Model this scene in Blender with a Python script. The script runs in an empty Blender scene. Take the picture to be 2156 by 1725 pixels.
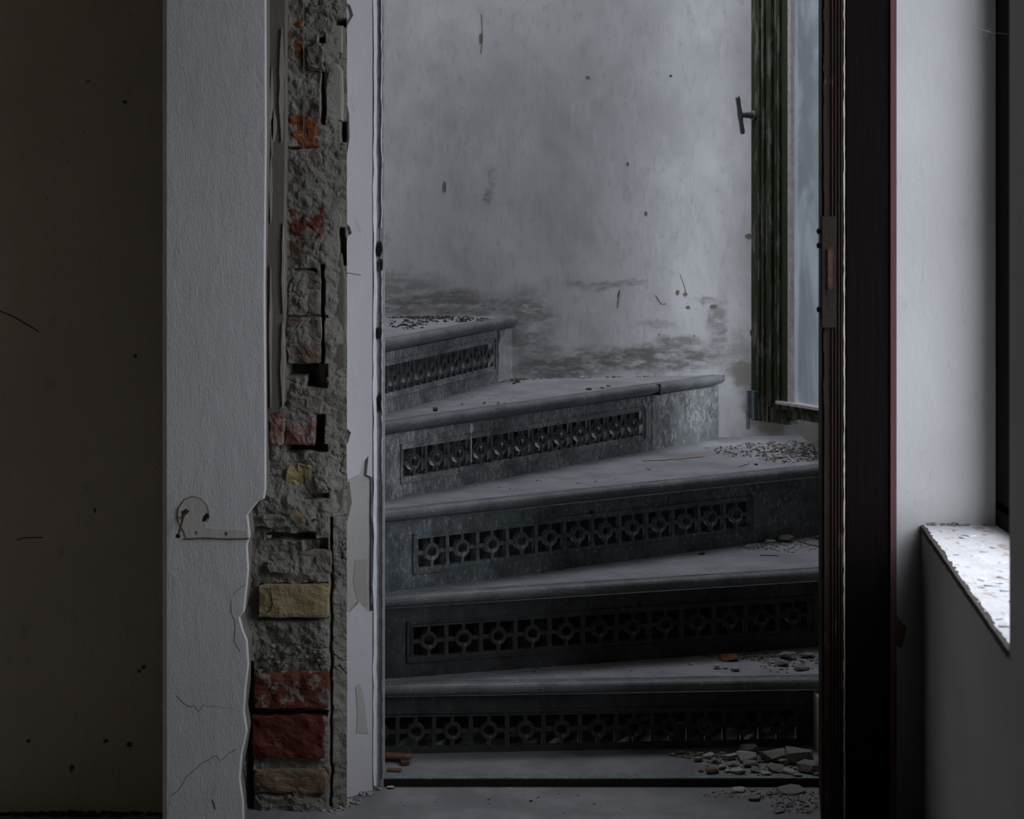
import bpy, bmesh, math, random
from mathutils import Vector, Matrix, noise
random.seed(7)
SC = bpy.context.scene
COL = SC.collection
F = 3800.0; X0 = 1055.0; YH = 412.75; HC = 1.1345      # focal length in px, principal column, horizon row, eye height

# ------------------------------------------------------------------ camera, world, light, exposure
cd = bpy.data.cameras.new('camera'); cam = bpy.data.objects.new('camera', cd); COL.objects.link(cam)
cam.location = (0, 0, HC); cam.rotation_euler = (math.pi/2, 0, 0)
cd.sensor_width = 36.0; cd.lens = F/2156*36.0; cd.clip_start = .02
cd.shift_x = (1078-X0)/2156; cd.shift_y = -(862.5-YH)/2156
cd.dof.use_dof = True; cd.dof.focus_distance = 3.75; cd.dof.aperture_fstop = cd.lens/1000/.009
SC.camera = cam
SC.view_settings.view_transform = 'Standard'; SC.view_settings.look = 'None'
SC.view_settings.gamma = 1.0; SC.view_settings.use_curve_mapping = False
SC.view_settings.exposure = 0.0
wd = bpy.data.worlds.new('overcast'); SC.world = wd; wd.use_nodes = True
bg = wd.node_tree.nodes['Background']; bg.inputs[0].default_value = (.855, .905, 1.0, 1); bg.inputs[1].default_value = 5.6
SC.cycles.max_bounces = 5; SC.cycles.diffuse_bounces = 4; SC.cycles.glossy_bounces = 2; SC.cycles.transparent_max_bounces = 8
SC.cycles.use_adaptive_sampling = True; SC.cycles.adaptive_threshold = .06; SC.cycles.adaptive_min_samples = 16
SC.cycles.use_denoising = True
def portal(name, loc, rot, sx, sy):
    l = bpy.data.lights.new(name, 'AREA'); l.shape = 'RECTANGLE'; l.size = sx; l.size_y = sy
    l.cycles.is_portal = True
    o = bpy.data.objects.new(name, l); COL.objects.link(o); o.location = loc; o.rotation_euler = rot
portal('window_portal', (.99, 2.8, 1.4), (0, math.pi/2, 0), 1.9, 1.1)
portal('stair_window_portal', (1.14, 4.42, 1.4), (0, math.pi/2, 0), 1.9, .9)
portal('stairwell_portal', (-.2, 4.2, 3.25), (0, 0, 0), 2.2, 1.3)

# ------------------------------------------------------------------ helpers
def W(px, py, Y): return Vector(((px-X0)*Y/F, Y, HC-(py-YH)*Y/F))
def G(px, py, z=0.0): return W(px, py, F*(HC-z)/(py-YH))
def XX(px, Y): return (px-X0)*Y/F
def ZZ(py, Y): return HC-(py-YH)*Y/F
def on_plan(px, A, B):            # plan point where the sight column px meets the vertical plane through A, B
    m = (px-X0)/F; dx, dy = B[0]-A[0], B[1]-A[1]
    t = (m*A[1]-A[0])/(dx-m*dy); return (A[0]+dx*t, A[1]+dy*t)

def link(name, bm, mat, parent=None, smooth=False, origin=None):
    if origin is not None: bmesh.ops.translate(bm, verts=bm.verts, vec=-Vector(origin))
    bmesh.ops.recalc_face_normals(bm, faces=bm.faces)
    me = bpy.data.meshes.new(name); bm.to_mesh(me); bm.free()
    if smooth:
        for p in me.polygons: p.use_smooth = True
    me.materials.append(mat)
    o = bpy.data.objects.new(name, me); COL.objects.link(o)
    if origin is not None: o.location = origin
    if parent is not None:
        o.parent = parent
        o.matrix_parent_inverse = parent.matrix_basis.inverted()
    return o
def tag(o, label, cat=None, group=None, kind=None):
    o['label'] = label
    if cat: o['category'] = cat
    if group: o['group'] = group
    if kind: o['kind'] = kind
    return o
def empty(name, loc, label, cat, kind=None):
    o = bpy.data.objects.new(name, None); COL.objects.link(o); o.location = loc; o.empty_display_size = .05
    return tag(o, label, cat, kind=kind)
def B(): return bmesh.new()
def box(bm, a, b):
    vs = [bm.verts.new((x, y, z)) for x in (a[0], b[0]) for y in (a[1], b[1]) for z in (a[2], b[2])]
    for f in ((0,1,3,2), (4,6,7,5), (0,4,5,1), (2,3,7,6), (0,2,6,4), (1,5,7,3)): bm.faces.new([vs[i] for i in f])
    return vs
def prism(bm, poly, z0, z1):      # plan polygon raised from z0 to z1
    lo = [bm.verts.new((p[0], p[1], z0)) for p in poly]; hi = [bm.verts.new((p[0], p[1], z1)) for p in poly]
    n = len(poly); fs = [bm.faces.new(lo[::-1]), bm.faces.new(hi)]
    for i in range(n): bm.faces.new((lo[i], lo[(i+1) % n], hi[(i+1) % n], hi[i]))
    return lo, hi, fs
def slab(bm, pts, d):             # outline of 3-D points given thickness d (a vector)
    d = Vector(d); a = [bm.verts.new(p) for p in pts]; b = [bm.verts.new(Vector(p)+d) for p in pts]; n = len(pts)
    f = bm.faces.new(a); bm.faces.new(b[::-1])
    for i in range(n): bm.faces.new((a[i], b[i], b[(i+1) % n], a[(i+1) % n]))
    return f
def sweep(bm, prof, p0, p1, right, up, closed=True):  # a profile of (r, u) pairs swept from p0 to p1
    right, up = Vector(right), Vector(up)
    A = [bm.verts.new(Vector(p0)+right*r+up*u) for r, u in prof]; C = [bm.verts.new(Vector(p1)+right*r+up*u) for r, u in prof]
    n = len(prof)
    for i in range(n if closed else n-1): bm.faces.new((A[i], A[(i+1) % n], C[(i+1) % n], C[i]))
    if closed: bm.faces.new(A[::-1]); bm.faces.new(C)
def tube(bm, pts, r, n=8, cap=True):
    pts = [Vector(p) for p in pts]; rings = []
    for i, p in enumerate(pts):
        t = (pts[min(i+1, len(pts)-1)]-pts[max(i-1, 0)]).normalized()
        a = t.cross(Vector((0, 0, 1)) if abs(t.z) < .9 else Vector((1, 0, 0))).normalized(); b = t.cross(a)
        rr = r[i] if isinstance(r, (list, tuple)) else r
        rings.append([bm.verts.new(p+(a*math.cos(2*math.pi*k/n)+b*math.sin(2*math.pi*k/n))*rr) for k in range(n)])
    for i in range(len(pts)-1):
        for k in range(n): bm.faces.new((rings[i][k], rings[i][(k+1) % n], rings[i+1][(k+1) % n], rings[i+1][k]))
    if cap: bm.faces.new(rings[0][::-1]); bm.faces.new(rings[-1])
def hull(bm, c, size, rnd, n=16, rot=0.0, tilt=0.0):   # angular broken lump
    M = Matrix.Rotation(rot, 4, 'Z') @ Matrix.Rotation(tilt, 4, 'X')
    vs = []
    for i in range(n):
        v = Vector((rnd.gauss(0, 1), rnd.gauss(0, 1), rnd.gauss(0, 1))).normalized()
        v = Vector([math.copysign(abs(q)**.6, q) for q in v]) * rnd.uniform(.8, 1.0)
        v = Vector((v.x*size[0], v.y*size[1], v.z*size[2]))
        vs.append(bm.verts.new(Vector(c)+M @ v))
    r = bmesh.ops.convex_hull(bm, input=vs)
    dead = [g for g in r['geom_interior'] if isinstance(g, bmesh.types.BMVert)] + [g for g in r['geom_unused'] if isinstance(g, bmesh.types.BMVert)]
    bmesh.ops.delete(bm, geom=list(set(dead)), context='VERTS')
def rough_block(bm, lo, hi, seed, amp=.004, cuts=5, round_=.25):  # block with knocked, uneven faces
    lo, hi = Vector(lo), Vector(hi); c = (lo+hi)/2; h = (hi-lo)/2
    t = bmesh.new(); bmesh.ops.create_cube(t, size=2.0)
    bmesh.ops.subdivide_edges(t, edges=t.edges[:], cuts=cuts, use_grid_fill=True)
    m = min(h)
    for v in t.verts:
        p = Vector((v.co.x*h.x, v.co.y*h.y, v.co.z*h.z))
        q = v.co.copy(); k = sum(1 for e in q if abs(e) > .99)
        if k >= 2:
            for i in range(3):
                if abs(q[i]) > .99: p[i] -= math.copysign(m*round_*(.35+.9*abs(noise.noise(p*60+Vector((seed, 0, 0))))), q[i])
        d = Vector((noise.noise((p+Vector((seed*3.1, 0, 0)))*38), noise.noise((p+Vector((0, seed*1.7, 5)))*38), noise.noise((p+Vector((9, 0, seed)))*38)))
        d2 = Vector((noise.noise((p+Vector((seed, 2, 0)))*110), noise.noise((p+Vector((4, seed, 5)))*110), noise.noise((p+Vector((9, 1, seed)))*110)))
        v.co = c+p+d*amp+d2*amp*.45
    me = bpy.data.meshes.new('t'); t.to_mesh(me); t.free(); bm.from_mesh(me); bpy.data.meshes.remove(me)
def ring_pts(c, r, n): return [Vector(c)+Vector((math.cos(2*math.pi*i/n)*r, 0, math.sin(2*math.pi*i/n)*r)) for i in range(n)]
def frame_obj(o, M): o.matrix_world = M

# ------------------------------------------------------------------ materials
class NT:
    def __init__(s, name):
        s.m = bpy.data.materials.new(name); s.m.use_nodes = True; s.t = s.m.node_tree
        s.b = s.t.nodes['Principled BSDF']; s.tc = s.t.nodes.new('ShaderNodeTexCoord'); s.P = s.tc.outputs['Object']
    def n(s, k, **kw):
        x = s.t.nodes.new(k)
        for a, v in kw.items(): setattr(x, a, v)
        return x
    def put(s, sock, v):
        if isinstance(v, bpy.types.NodeSocket): s.t.links.new(v, sock)
        elif isinstance(v, (tuple, list)) and len(v) == 3 and sock.type == 'RGBA': sock.default_value = (*v, 1)
        else: sock.default_value = v
    def vmul(s, v, k):
        x = s.n('ShaderNodeVectorMath', operation='MULTIPLY'); s.put(x.inputs[0], v); s.put(x.inputs[1], k); return x.outputs[0]
    def vadd(s, v, k):
        x = s.n('ShaderNodeVectorMath', operation='ADD'); s.put(x.inputs[0], v); s.put(x.inputs[1], k); return x.outputs[0]
    def noise(s, scale, detail=4, rough=.55, vec=None, out=0, dist=0):
        x = s.n('ShaderNodeTexNoise'); s.put(x.inputs['Vector'], vec or s.P); s.put(x.inputs['Scale'], scale)
        s.put(x.inputs['Detail'], min(detail, 3.0)); s.put(x.inputs['Roughness'], rough); s.put(x.inputs['Distortion'], dist); return x.outputs[out]
    def voro(s, scale, vec=None, feat='F1', out='Distance'):
        x = s.n('ShaderNodeTexVoronoi', feature=feat); s.put(x.inputs['Vector'], vec or s.P); s.put(x.inputs['Scale'], scale); return x.outputs[out]
    def math(s, op, a, b=0.0, clamp=False):
        x = s.n('ShaderNodeMath', operation=op, use_clamp=clamp); s.put(x.inputs[0], a); s.put(x.inputs[1], b); return x.outputs[0]
    def ramp(s, v, a, b, lo=0.0, hi=1.0):
        x = s.n('ShaderNodeMapRange', interpolation_type='SMOOTHSTEP'); s.put(x.inputs[0], v)
        s.put(x.inputs[1], a); s.put(x.inputs[2], b); s.put(x.inputs[3], lo); s.put(x.inputs[4], hi); return x.outputs[0]
    def mix(s, f, a, b):
        x = s.n('ShaderNodeMix', data_type='RGBA'); s.put(x.inputs[0], f); s.put(x.inputs[6], a); s.put(x.inputs[7], b); return x.outputs[2]
    def bump(s, h, strength=.5, dist=.002, prev=None):
        x = s.n('ShaderNodeBump'); s.put(x.inputs['Strength'], strength); s.put(x.inputs['Distance'], dist); s.put(x.inputs['Height'], h)
        if prev is not None: s.put(x.inputs['Normal'], prev)
        return x.outputs[0]
    def blobs(s, lst, vec, soft=.45):       # wear marks with a place of their own: (x, z, rx, rz, strength)
        tot = None
        for x, z, rx, rz, k in lst:
            d = s.vmul(s.vadd(vec, (-x, 0, -z)), (1/rx, 0, 1/rz))
            l = s.n('ShaderNodeVectorMath', operation='LENGTH'); s.put(l.inputs[0], d)
            v = s.ramp(l.outputs['Value'], 1.0, soft, 0.0, k)
            tot = v if tot is None else s.math('MAXIMUM', tot, v)
        return tot
    def done(s, col, rough=.9, normal=None, spec=.3, metal=0.0):
        s.put(s.b.inputs['Base Color'], col); s.put(s.b.inputs['Roughness'], rough); s.put(s.b.inputs['Metallic'], metal)
        s.put(s.b.inputs['Specular IOR Level'], spec)
        if normal is not None: s.put(s.b.inputs['Normal'], normal)
        return s.m

def plaster(name, c1, c2, dirt=(.16, .15, .14), grain=260, gk=.5, gd=.0016, spots=.5, stains=None, zs=.45):
    t = NT(name); v = t.vmul(t.P, (1, 1, zs))
    big = t.noise(3.0, 5, .6); fine = t.noise(grain, 3, .6, v); med = t.noise(38, 5, .65, v)
    c = t.mix(t.ramp(big, .3, .7), c1, c2)
    c = t.mix(t.ramp(med, .62, .8, 0, .35), c, dirt)
    sp = t.math('MULTIPLY', t.ramp(t.voro(46), .10, .05), t.ramp(t.noise(9, 2), .52, .62))
    c = t.mix(t.math('MULTIPLY', sp, spots), c, dirt)
    if stains:
        wv = t.vadd(t.P, t.vmul(t.vadd(t.noise(16, 5, .6, out=1), (-.5, -.5, -.5)), (.07, 0, .05)))
        k = t.blobs(stains, wv); k = t.math('MULTIPLY', k, t.ramp(t.noise(40, 5, .7, t.vmul(t.P, (.35, 1, 1.6))), .32, .58))
        c = t.mix(k, c, dirt)
    nb = t.bump(med, .35, .004); nb = t.bump(fine, gk, gd, nb)
    return t.done(c, .93, nb, .2)

M = {}
M['white'] = plaster('white_plaster', (.56, .56, .565), (.62, .62, .622), (.30, .28, .25), 330, .45, .0016, .5)
M['brown_wall'] = plaster('brown_plaster', (.54, .48, .395), (.60, .535, .445), (.16, .14, .115), 210, .4, .0012, .8)
M['room'] = plaster('room_plaster', (.46, .39, .30), (.50, .43, .335), (.20, .17, .13), 60, .3, .0012, .3)
M['jamb'] = plaster('jamb_plaster', (.50, .48, .50), (.56, .54, .56), (.25, .24, .23), 220, .25, .001, .3)
M['under'] = plaster('undercoat', (.30, .28, .25), (.37, .35, .315), (.17, .155, .135), 150, .5, .002, .6)
M['jamb_under'] = plaster('jamb_undercoat', (.36, .345, .325), (.44, .425, .40), (.20, .185, .165), 150, .5, .002, .6)
M['patch'] = plaster('bare_plaster', (.50, .47, .43), (.56, .53, .49), (.30, .25, .19), 200, .3, .001, .5)
M['strip'] = plaster('grey_undercoat', (.135, .122, .10), (.17, .155, .13), (.08, .072, .06), 160, .4, .0015, .4)
M['side_wall'] = plaster('side_plaster', (.455, .45, .445), (.505, .50, .495), (.24, .20, .16), 260, .18, .0008, .35)
M['mortar'] = plaster('mortar', (.12, .11, .093), (.20, .185, .16), (.055, .05, .043), 190, .9, .004, .5, zs=1)
M['mortar2'] = plaster('lime_mortar', (.16, .15, .13), (.235, .222, .198), (.08, .074, .065), 220, .9, .004, .5, zs=1)
M['rubble'] = plaster('rubble_plaster', (.31, .30, .275), (.40, .39, .36), (.16, .145, .125), 160, .7, .002, .4, zs=1)
M['rubble2'] = plaster('rubble_mortar', (.17, .16, .14), (.23, .215, .19), (.09, .08, .07), 160, .8, .003, .4, zs=1)

def brick(name, c1, c2, lime, amount):
    t = NT(name); f = t.noise(70, 5, .7)
    c = t.mix(t.ramp(t.noise(22, 3), .35, .65), c1, c2)
    c = t.mix(t.ramp(f, .62, .75, 0, .6), c, (.05, .02, .015))
    c = t.mix(t.ramp(t.noise(34, 6, .7, dist=.4), amount, amount+.09), c, lime)
    nb = t.bump(t.noise(150, 4, .7), .8, .003); nb = t.bump(f, .6, .004, nb)
    return t.done(c, .95, nb, .15)
M['red'] = brick('red_brick', (.085, .022, .016), (.14, .042, .027), (.15, .12, .10), .62)
M['red_limed'] = brick('limed_red_brick', (.10, .028, .02), (.155, .052, .034), (.19, .175, .155), .50)
M['orange'] = brick('orange_brick', (.17, .05, .027), (.23, .075, .037), (.16, .145, .125), .55)
M['pink'] = brick('pink_brick', (.17, .062, .05), (.22, .12, .10), (.22, .20, .175), .50)
M['yellow'] = brick('yellow_brick', (.27, .215, .115), (.33, .27, .155), (.22, .19, .13), .64)
M['tan'] = brick('tan_brick', (.17, .115, .07), (.21, .15, .10), (.20, .19, .17), .53)
M['dusty'] = brick('dusty_brick', (.13, .09, .07), (.18, .15, .125), (.19, .18, .16), .50)

def iron(name, c1, c2, lime, la, verd=.5, rough=.62):
    t = NT(name); v = t.vmul(t.P, (1, 1, .45))
    c = t.mix(t.ramp(t.noise(14, 5, .65), .35, .65), c1, c2)
    c = t.mix(t.ramp(t.noise(30, 6, .75, v), .48, .62, 0, verd), c, tuple(q*1.6 for q in (c2[0]*.8, c2[1], c2[2])))
    c = t.mix(t.ramp(t.noise(26, 5, .7), .63, .74, 0, .55), c, (.12, .075, .045))
    lm = t.math('MULTIPLY', t.ramp(t.noise(100, 3, .9, t.vmul(t.P, (1, 1, .45))), la-.06, la+.08, 0, .85), t.ramp(t.noise(13, 3, .7), .40, .62, .12, 1)); c = t.mix(lm, c, lime)
    nb = t.bump(t.noise(170, 4, .7), .45, .0014)
    return t.done(c, rough, nb, .4)
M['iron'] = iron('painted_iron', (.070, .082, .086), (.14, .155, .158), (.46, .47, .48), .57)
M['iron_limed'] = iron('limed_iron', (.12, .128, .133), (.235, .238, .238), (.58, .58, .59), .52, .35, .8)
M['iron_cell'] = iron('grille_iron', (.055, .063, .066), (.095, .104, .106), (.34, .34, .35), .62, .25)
M['iron_low'] = iron('dark_shaded_iron', (.024, .025, .025), (.050, .052, .051), (.22, .21, .20), .62, .22)  # two lowest risers: iron without fresh lime, partly darkened to paint in shade
def tread_mat():
    t = NT('ribbed_tread')
    wv = t.n('ShaderNodeTexWave', wave_type='BANDS', bands_direction='Y', wave_profile='SIN'); t.put(wv.inputs['Vector'], t.P)
    t.put(wv.inputs['Scale'], 25.0); t.put(wv.inputs['Distortion'], .15); t.put(wv.inputs['Detail'], 1.0)
    dust = t.noise(9, 5, .65); fine = t.noise(150, 4, .7)
    c = t.mix(t.ramp(dust, .33, .66), (.28, .277, .295), (.39, .38, .405))
    c = t.mix(t.ramp(fine, .60, .74, 0, .6), c, (.36, .355, .375)); c = t.mix(t.ramp(wv.outputs[1], .30, .70, .62, 0), c, (.10, .10, .105))
    c = t.mix(t.ramp(t.noise(60, 4, .7), .64, .74, 0, .7), c, (.09, .085, .08))
    nb = t.bump(wv.outputs[1], t.ramp(dust, .62, .42, .12, .7), .0028); nb = t.bump(fine, .3, .001, nb)
    return t.done(c, .72, nb, .35)
M['tread'] = tread_mat()
def nose_mat():
    t = NT('nosing_iron')
    c = t.mix(t.ramp(t.noise(18, 5, .65), .35, .65), (.105, .112, .116), (.165, .17, .174))
    c = t.mix(t.ramp(t.noise(90, 5, .75), .57, .70, 0, .7), c, (.36, .355, .37))
    return t.done(c, .55, t.bump(t.noise(140, 4, .7), .4, .0012), .5)
M['nose'] = nose_mat()
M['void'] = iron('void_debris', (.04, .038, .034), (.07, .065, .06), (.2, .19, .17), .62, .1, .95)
M['void_shade'] = iron('void_shade', (.012, .012, .011), (.02, .02, .018), (.05, .05, .045), .66, .05, .95)
def wood(name, c1, c2, chip, ca, rough=.6, sc=1.0, spec=.25):
    t = NT(name); v = t.vmul(t.P, (1, 1, .05)); g = t.noise(150*sc, 5, .7, v); h = t.noise(60*sc, 5, .7, t.vmul(t.P, (1, 1, .16)))
    c = t.mix(t.ramp(g, .3, .7), c1, c2); c = t.mix(t.ramp(h, ca, ca+.10, 0, .85), c, chip)
    nb = t.bump(g, .5, .0018); nb = t.bump(h, .4, .002, nb)
    return t.done(c, rough, nb, spec)
M['green'] = wood('green_window_paint', (.026, .036, .017), (.045, .056, .028), (.17, .16, .14), .50)
M['green_clean'] = wood('smooth_green_paint', (.035, .048, .022), (.045, .058, .03), (.12, .12, .09), .70)
M['brown_door'] = wood('brown_door_paint', (.020, .012, .009), (.030, .017, .012), (.11, .075, .05), .62, .6, spec=.12)
M['red_door'] = wood('shaded_door_paint', (.0045, .0035, .0035), (.007, .005, .005), (.014, .009, .008), .78, .8, spec=.03)  # red-brown door paint darkened to near black, its shade put into the colour
M['lit_nose'] = wood('red_brown_lit_edge', (.085, .040, .042), (.10, .048, .05), (.07, .03, .03), .78, .7, spec=.05)  # lighter copy of the door paint; window light on the corner is painted in
M['dark_frame'] = wood('dark_window_paint', (.012, .011, .011), (.017, .015, .015), (.05, .04, .03), .70, .8, spec=.05)
M['raw_wood'] = wood('raw_wood', (.36, .22, .11), (.46, .30, .16), (.25, .16, .09), .66, .8)
M['old_wood'] = wood('old_brown_wood', (.13, .06, .035), (.18, .085, .05), (.25, .2, .16), .62, .8)
def simple(name, c, rough=.6, metal=0.0, spec=.4, nz=120, var=.25):
    t = NT(name); d = tuple(q*(1-var) for q in c)
    return t.done(t.mix(t.ramp(t.noise(nz, 4, .7), .35, .65), c, d), rough, t.bump(t.noise(nz*2, 3), .3, .0008), spec, metal)
M['paint'] = simple('ragged_white_paint', (.74, .77, .79), .6, var=.12, nz=60)
M['old_paint'] = simple('grey_post_paint', (.42, .405, .415), .6, nz=40, var=.3)
M['rail'] = iron('rail_iron', (.10, .115, .12), (.15, .165, .168), (.36, .38, .38), .58, .5)
M['rust'] = simple('rust', (.075, .033, .018), .85, nz=160, var=.6)
M['rust_dark'] = simple('dark_rusted_iron', (.026, .018, .015), .75, 0, .15, nz=140, var=.4)
M['steel'] = simple('worn_steel', (.20, .21, .21), .4, .7, nz=90)
M['zinc'] = simple('teal_zinc', (.16, .25, .26), .45, .4, nz=60)
M['zinc_light'] = simple('bare_zinc', (.42, .47, .48), .4, .6, nz=60)
M['putty'] = simple('old_putty', (.62, .57, .52), .85, nz=60)
M['black'] = simple('black_hole', (.006, .006, .006), .9)
M['wire'] = simple('thin_wire', (.13, .11, .09), .5, .4)
M['web'] = simple('cobweb', (.6, .6, .6), .9)
M['crack'] = simple('crack', (.07, .06, .05), 1.0)
M['chip'] = simple('brown_chip', (.15, .125, .10), 1.0, var=.4)
M['dead_leaf'] = simple('dead_leaf', (.06, .05, .045), .8)
M['pink_chip'] = simple('pink_chip', (.45, .22, .20), .8)
def floor_mat():
    t = NT('screed'); d = t.noise(7, 5, .65)
    c = t.mix(t.ramp(d, .33, .66), (.15, .148, .15), (.22, .216, .22)); c = t.mix(t.ramp(t.noise(60, 5, .75), .62, .74, 0, .6), c, (.12, .11, .10))
    return t.done(c, .75, t.bump(t.noise(90, 5, .7), .4, .0015), .3)
M['floor'] = floor_mat()
def sill_mat():
    t = NT('peeling_sill'); v = t.vmul(t.P, (1, .6, 1)); p = t.noise(42, 5, .6, v, dist=.6)
    c = t.mix(t.ramp(t.noise(14, 4), .35, .65), (.60, .59, .60), (.70, .69, .70)); c = t.mix(t.ramp(p, .60, .66, 0, .8), c, (.40, .31, .25))
    return t.done(c, .6, t.bump(p, .8, .004), .4)
M['sill'] = sill_mat()
def glass_mat():
    t = NT('dusty_glass'); nt = t.t
    out = nt.nodes['Material Output']
    dust = nt.nodes.new('ShaderNodeBsdfDiffuse'); tr = nt.nodes.new('ShaderNodeBsdfTranslucent')
    tp = nt.nodes.new('ShaderNodeBsdfTransparent'); gl = nt.nodes.new('ShaderNodeBsdfGlossy')
    sm = t.noise(9, 5, .6, t.vmul(t.P, (1, 1, .35)), dist=.8)
    c = t.mix(t.ramp(sm, .38, .62), (.31, .33, .34), (.47, .49, .505))
    t.put(dust.inputs[0], c); t.put(tr.inputs[0], c); gl.inputs['Roughness'].default_value = .25; t.put(tp.inputs[0], (.62, .66, .69))
    a = nt.nodes.new('ShaderNodeMixShader'); a.inputs[0].default_value = .5
    nt.links.new(dust.outputs[0], a.inputs[1]); nt.links.new(tr.outputs[0], a.inputs[2])
    b = nt.nodes.new('ShaderNodeMixShader'); t.put(b.inputs[0], t.ramp(sm, .35, .65, .45, .7))
    nt.links.new(tp.outputs[0], b.inputs[1]); nt.links.new(a.outputs[0], b.inputs[2])
    e = nt.nodes.new('ShaderNodeMixShader'); e.inputs[0].default_value = .06
    nt.links.new(b.outputs[0], e.inputs[1]); nt.links.new(gl.outputs[0], e.inputs[2]); nt.links.new(e.outputs[0], out.inputs[0])
    return t.m
M['glass'] = glass_mat()

# ------------------------------------------------------------------ plan of the place
YF = 3.24                                   # face of the front wall
YD = 3.465                                  # plane of the iron door frame
ZT = 3.1                                    # wall tops
XS = .80                                    # inner face of the stairwell's outside wall
def yback(x): return 4.67+.2*x              # the stairwell's back wall
RW0 = (.7546, YF); RW1 = (.660, 2.343)      # room's right wall runs through these
def rw(y): k = (RW0[1]-y)/(RW0[1]-RW1[1]); return RW0[0]+(RW1[0]-RW0[0])*k
ZS = .544                                   # sill height

# ------------------------------------------------------------------ structure
bm = B(); prism(bm, [(-1.9, -1.3), (rw(-1.3)+.05, -1.3), (rw(YF)+.05, YF), (.62, YD+.02), (-.26, YD+.02), (-.60, 3.30), (-.62, YF-.05), (-1.9, YF-.05)], -.12, 0)
tag(link('floor', bm, M['floor']), 'grey screed floor strewn with dust before the iron threshold', 'floor', kind='structure')
bm = B(); prism(bm, [(-1.9, YF-.06), (-.60, YF-.06), (-.60, 3.50), (-1.9, 3.50)], -.12, -.050)
tag(link('floor', bm, M['floor']), 'lowered strip of floor along the dark brown wall', 'floor', kind='structure')
bm = B(); box(bm, (-2.0, -1.4, ZT), (1.1, YD+.06, ZT+.15))
tag(link('ceiling', bm, M['room']), 'ceiling of the front room above the picture', 'ceiling', kind='structure')
bm = B(); box(bm, (-2.05, -1.4, -.12), (-1.9, 3.6, ZT))
tag(link('wall_left', bm, M['room']), 'left side wall of the front room outside the picture', 'wall', kind='structure')
bm = B(); box(bm, (-2.05, -1.45, -.12), (1.1, -1.3, ZT))
tag(link('wall_rear', bm, M['room']), 'rear wall of the front room behind the viewer', 'wall', kind='structure')

# dark recessed wall, left of the pillar
def sheet(bm, f, x0, x1, z0, z1, nx, nz):   # uneven wall face, f(x, z) -> y
    g = [[bm.verts.new((x0+(x1-x0)*i/nx, f(x0+(x1-x0)*i/nx, z0+(z1-z0)*j/nz), z0+(z1-z0)*j/nz)) for j in range(nz+1)] for i in range(nx+1)]
    for i in range(nx):
        for j in range(nz): bm.faces.new((g[i][j], g[i+1][j], g[i+1][j+1], g[i][j+1]))
bm = B(); box(bm, (-1.9, 3.46, -.12), (-.55, 3.56, ZT))
wb = tag(link('wall_recess', bm, M['brown_wall']), 'dark brown plaster wall set back at the far left', 'wall', kind='structure')
for px, py, w, h, a in ((262, 215, 9, 7, 0), (303, 1405, 9, 6, .5), (293, 1413, 7, 6, .2), (272, 1568, 9, 10, .4), (223, 1560, 9, 6, .3), (150, 1618, 7, 16, -.2), (285, 750, 6, 8, .2), (185, 172, 6, 5, 0), (60, 1560, 8, 5, .6), (200, 1075, 4, 10, .2)):
    p = W(px, py, 3.46); k = 3.46/F; rnd = random.Random(px)
    bm = B(); pts = []
    for i in range(9):
        q = 2*math.pi*i/9; r = rnd.uniform(.4, .8); x, z = math.cos(q)*w*r*k, math.sin(q)*h*r*k
        pts.append((p.x+x*math.cos(a)-z*math.sin(a), 3.4585, p.z+x*math.sin(a)+z*math.cos(a)))
    slab(bm, pts, (0, .004, 0)); link('chip', bm, M['chip'], wb)
def line_mark(name, pts, r, mat, parent, Y=None, off=.0):
    bm = B(); tube(bm, [W(x, y, Y) for x, y in pts] if Y else pts, r, 5); return link(name, bm, mat, parent)
line_mark('scratch', [(0, 655), (30, 668), (60, 685), (82, 699)], .0012, M['crack'], wb, 3.4602)
line_mark('scratch', [(37, 1137), (52, 1132), (90, 1132)], .0010, M['crack'], wb, 3.4602)

# white pillar: core + plaster coat with a broken right edge
bm = B(); prism(bm, [(-.6096, YF+.03), (-.478, YF+.03), (-.478, 3.40), (-.27, 3.46), (-.262, 3.52), (-.6096, 3.52)], -.12, ZT)
wp = tag(link('wall_front', bm, M['mortar']), 'front wall with a white plastered pillar and its broken brick edge beside the doorway', 'wall', kind='structure')
edge = [(560, -900), (560, 0), (561, 300), (558, 600), (560, 870), (560, 1030), (557, 1050), (545, 1056), (536, 1066), (522, 1085), (527, 1128), (521, 1150), (524, 1200), (519, 1250), (515, 1288), (505, 1300), (511, 1325), (521, 1350), (524, 1400), (518, 1450), (515, 1500), (521, 1540), (510, 1590), (506, 1640), (513, 1690), (518, 1760)]
bm = B()
P0 = [W(px, py, YF) for px, py in edge]
pts = [(p.x-.003, YF, p.z) for p in P0]; lft = [(-.6096+.006, YF, ZT), (-.6096+.006, YF, -.12)]
pts[0] = (pts[0][0], YF, ZT); pts[-1] = (pts[-1][0], YF, -.12)
out = [Vector((-.6096, YF+.006, ZT))]
fv = [bm.verts.new(p) for p in pts]; l0 = bm.verts.new((-.6000, YF, ZT)); l1 = bm.verts.new((-.6000, YF, -.12))
bm.faces.new(fv+[l1, l0])
mv = [bm.verts.new((p.x-.0007, YF+.0012, v.co.z)) for p, v in zip(P0, fv)]; bv = [bm.verts.new((p.x, YF+.004, v.co.z)) for p, v in zip(P0, fv)]
ev = [bm.verts.new((p.x-.001, YF+.008, v.co.z)) for p, v in zip(P0, fv)]
for s, e in ((fv, mv), (mv, bv), (bv, ev)):
    for i in range(len(s)-1): bm.faces.new((s[i], e[i], e[i+1], s[i+1]))
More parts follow.
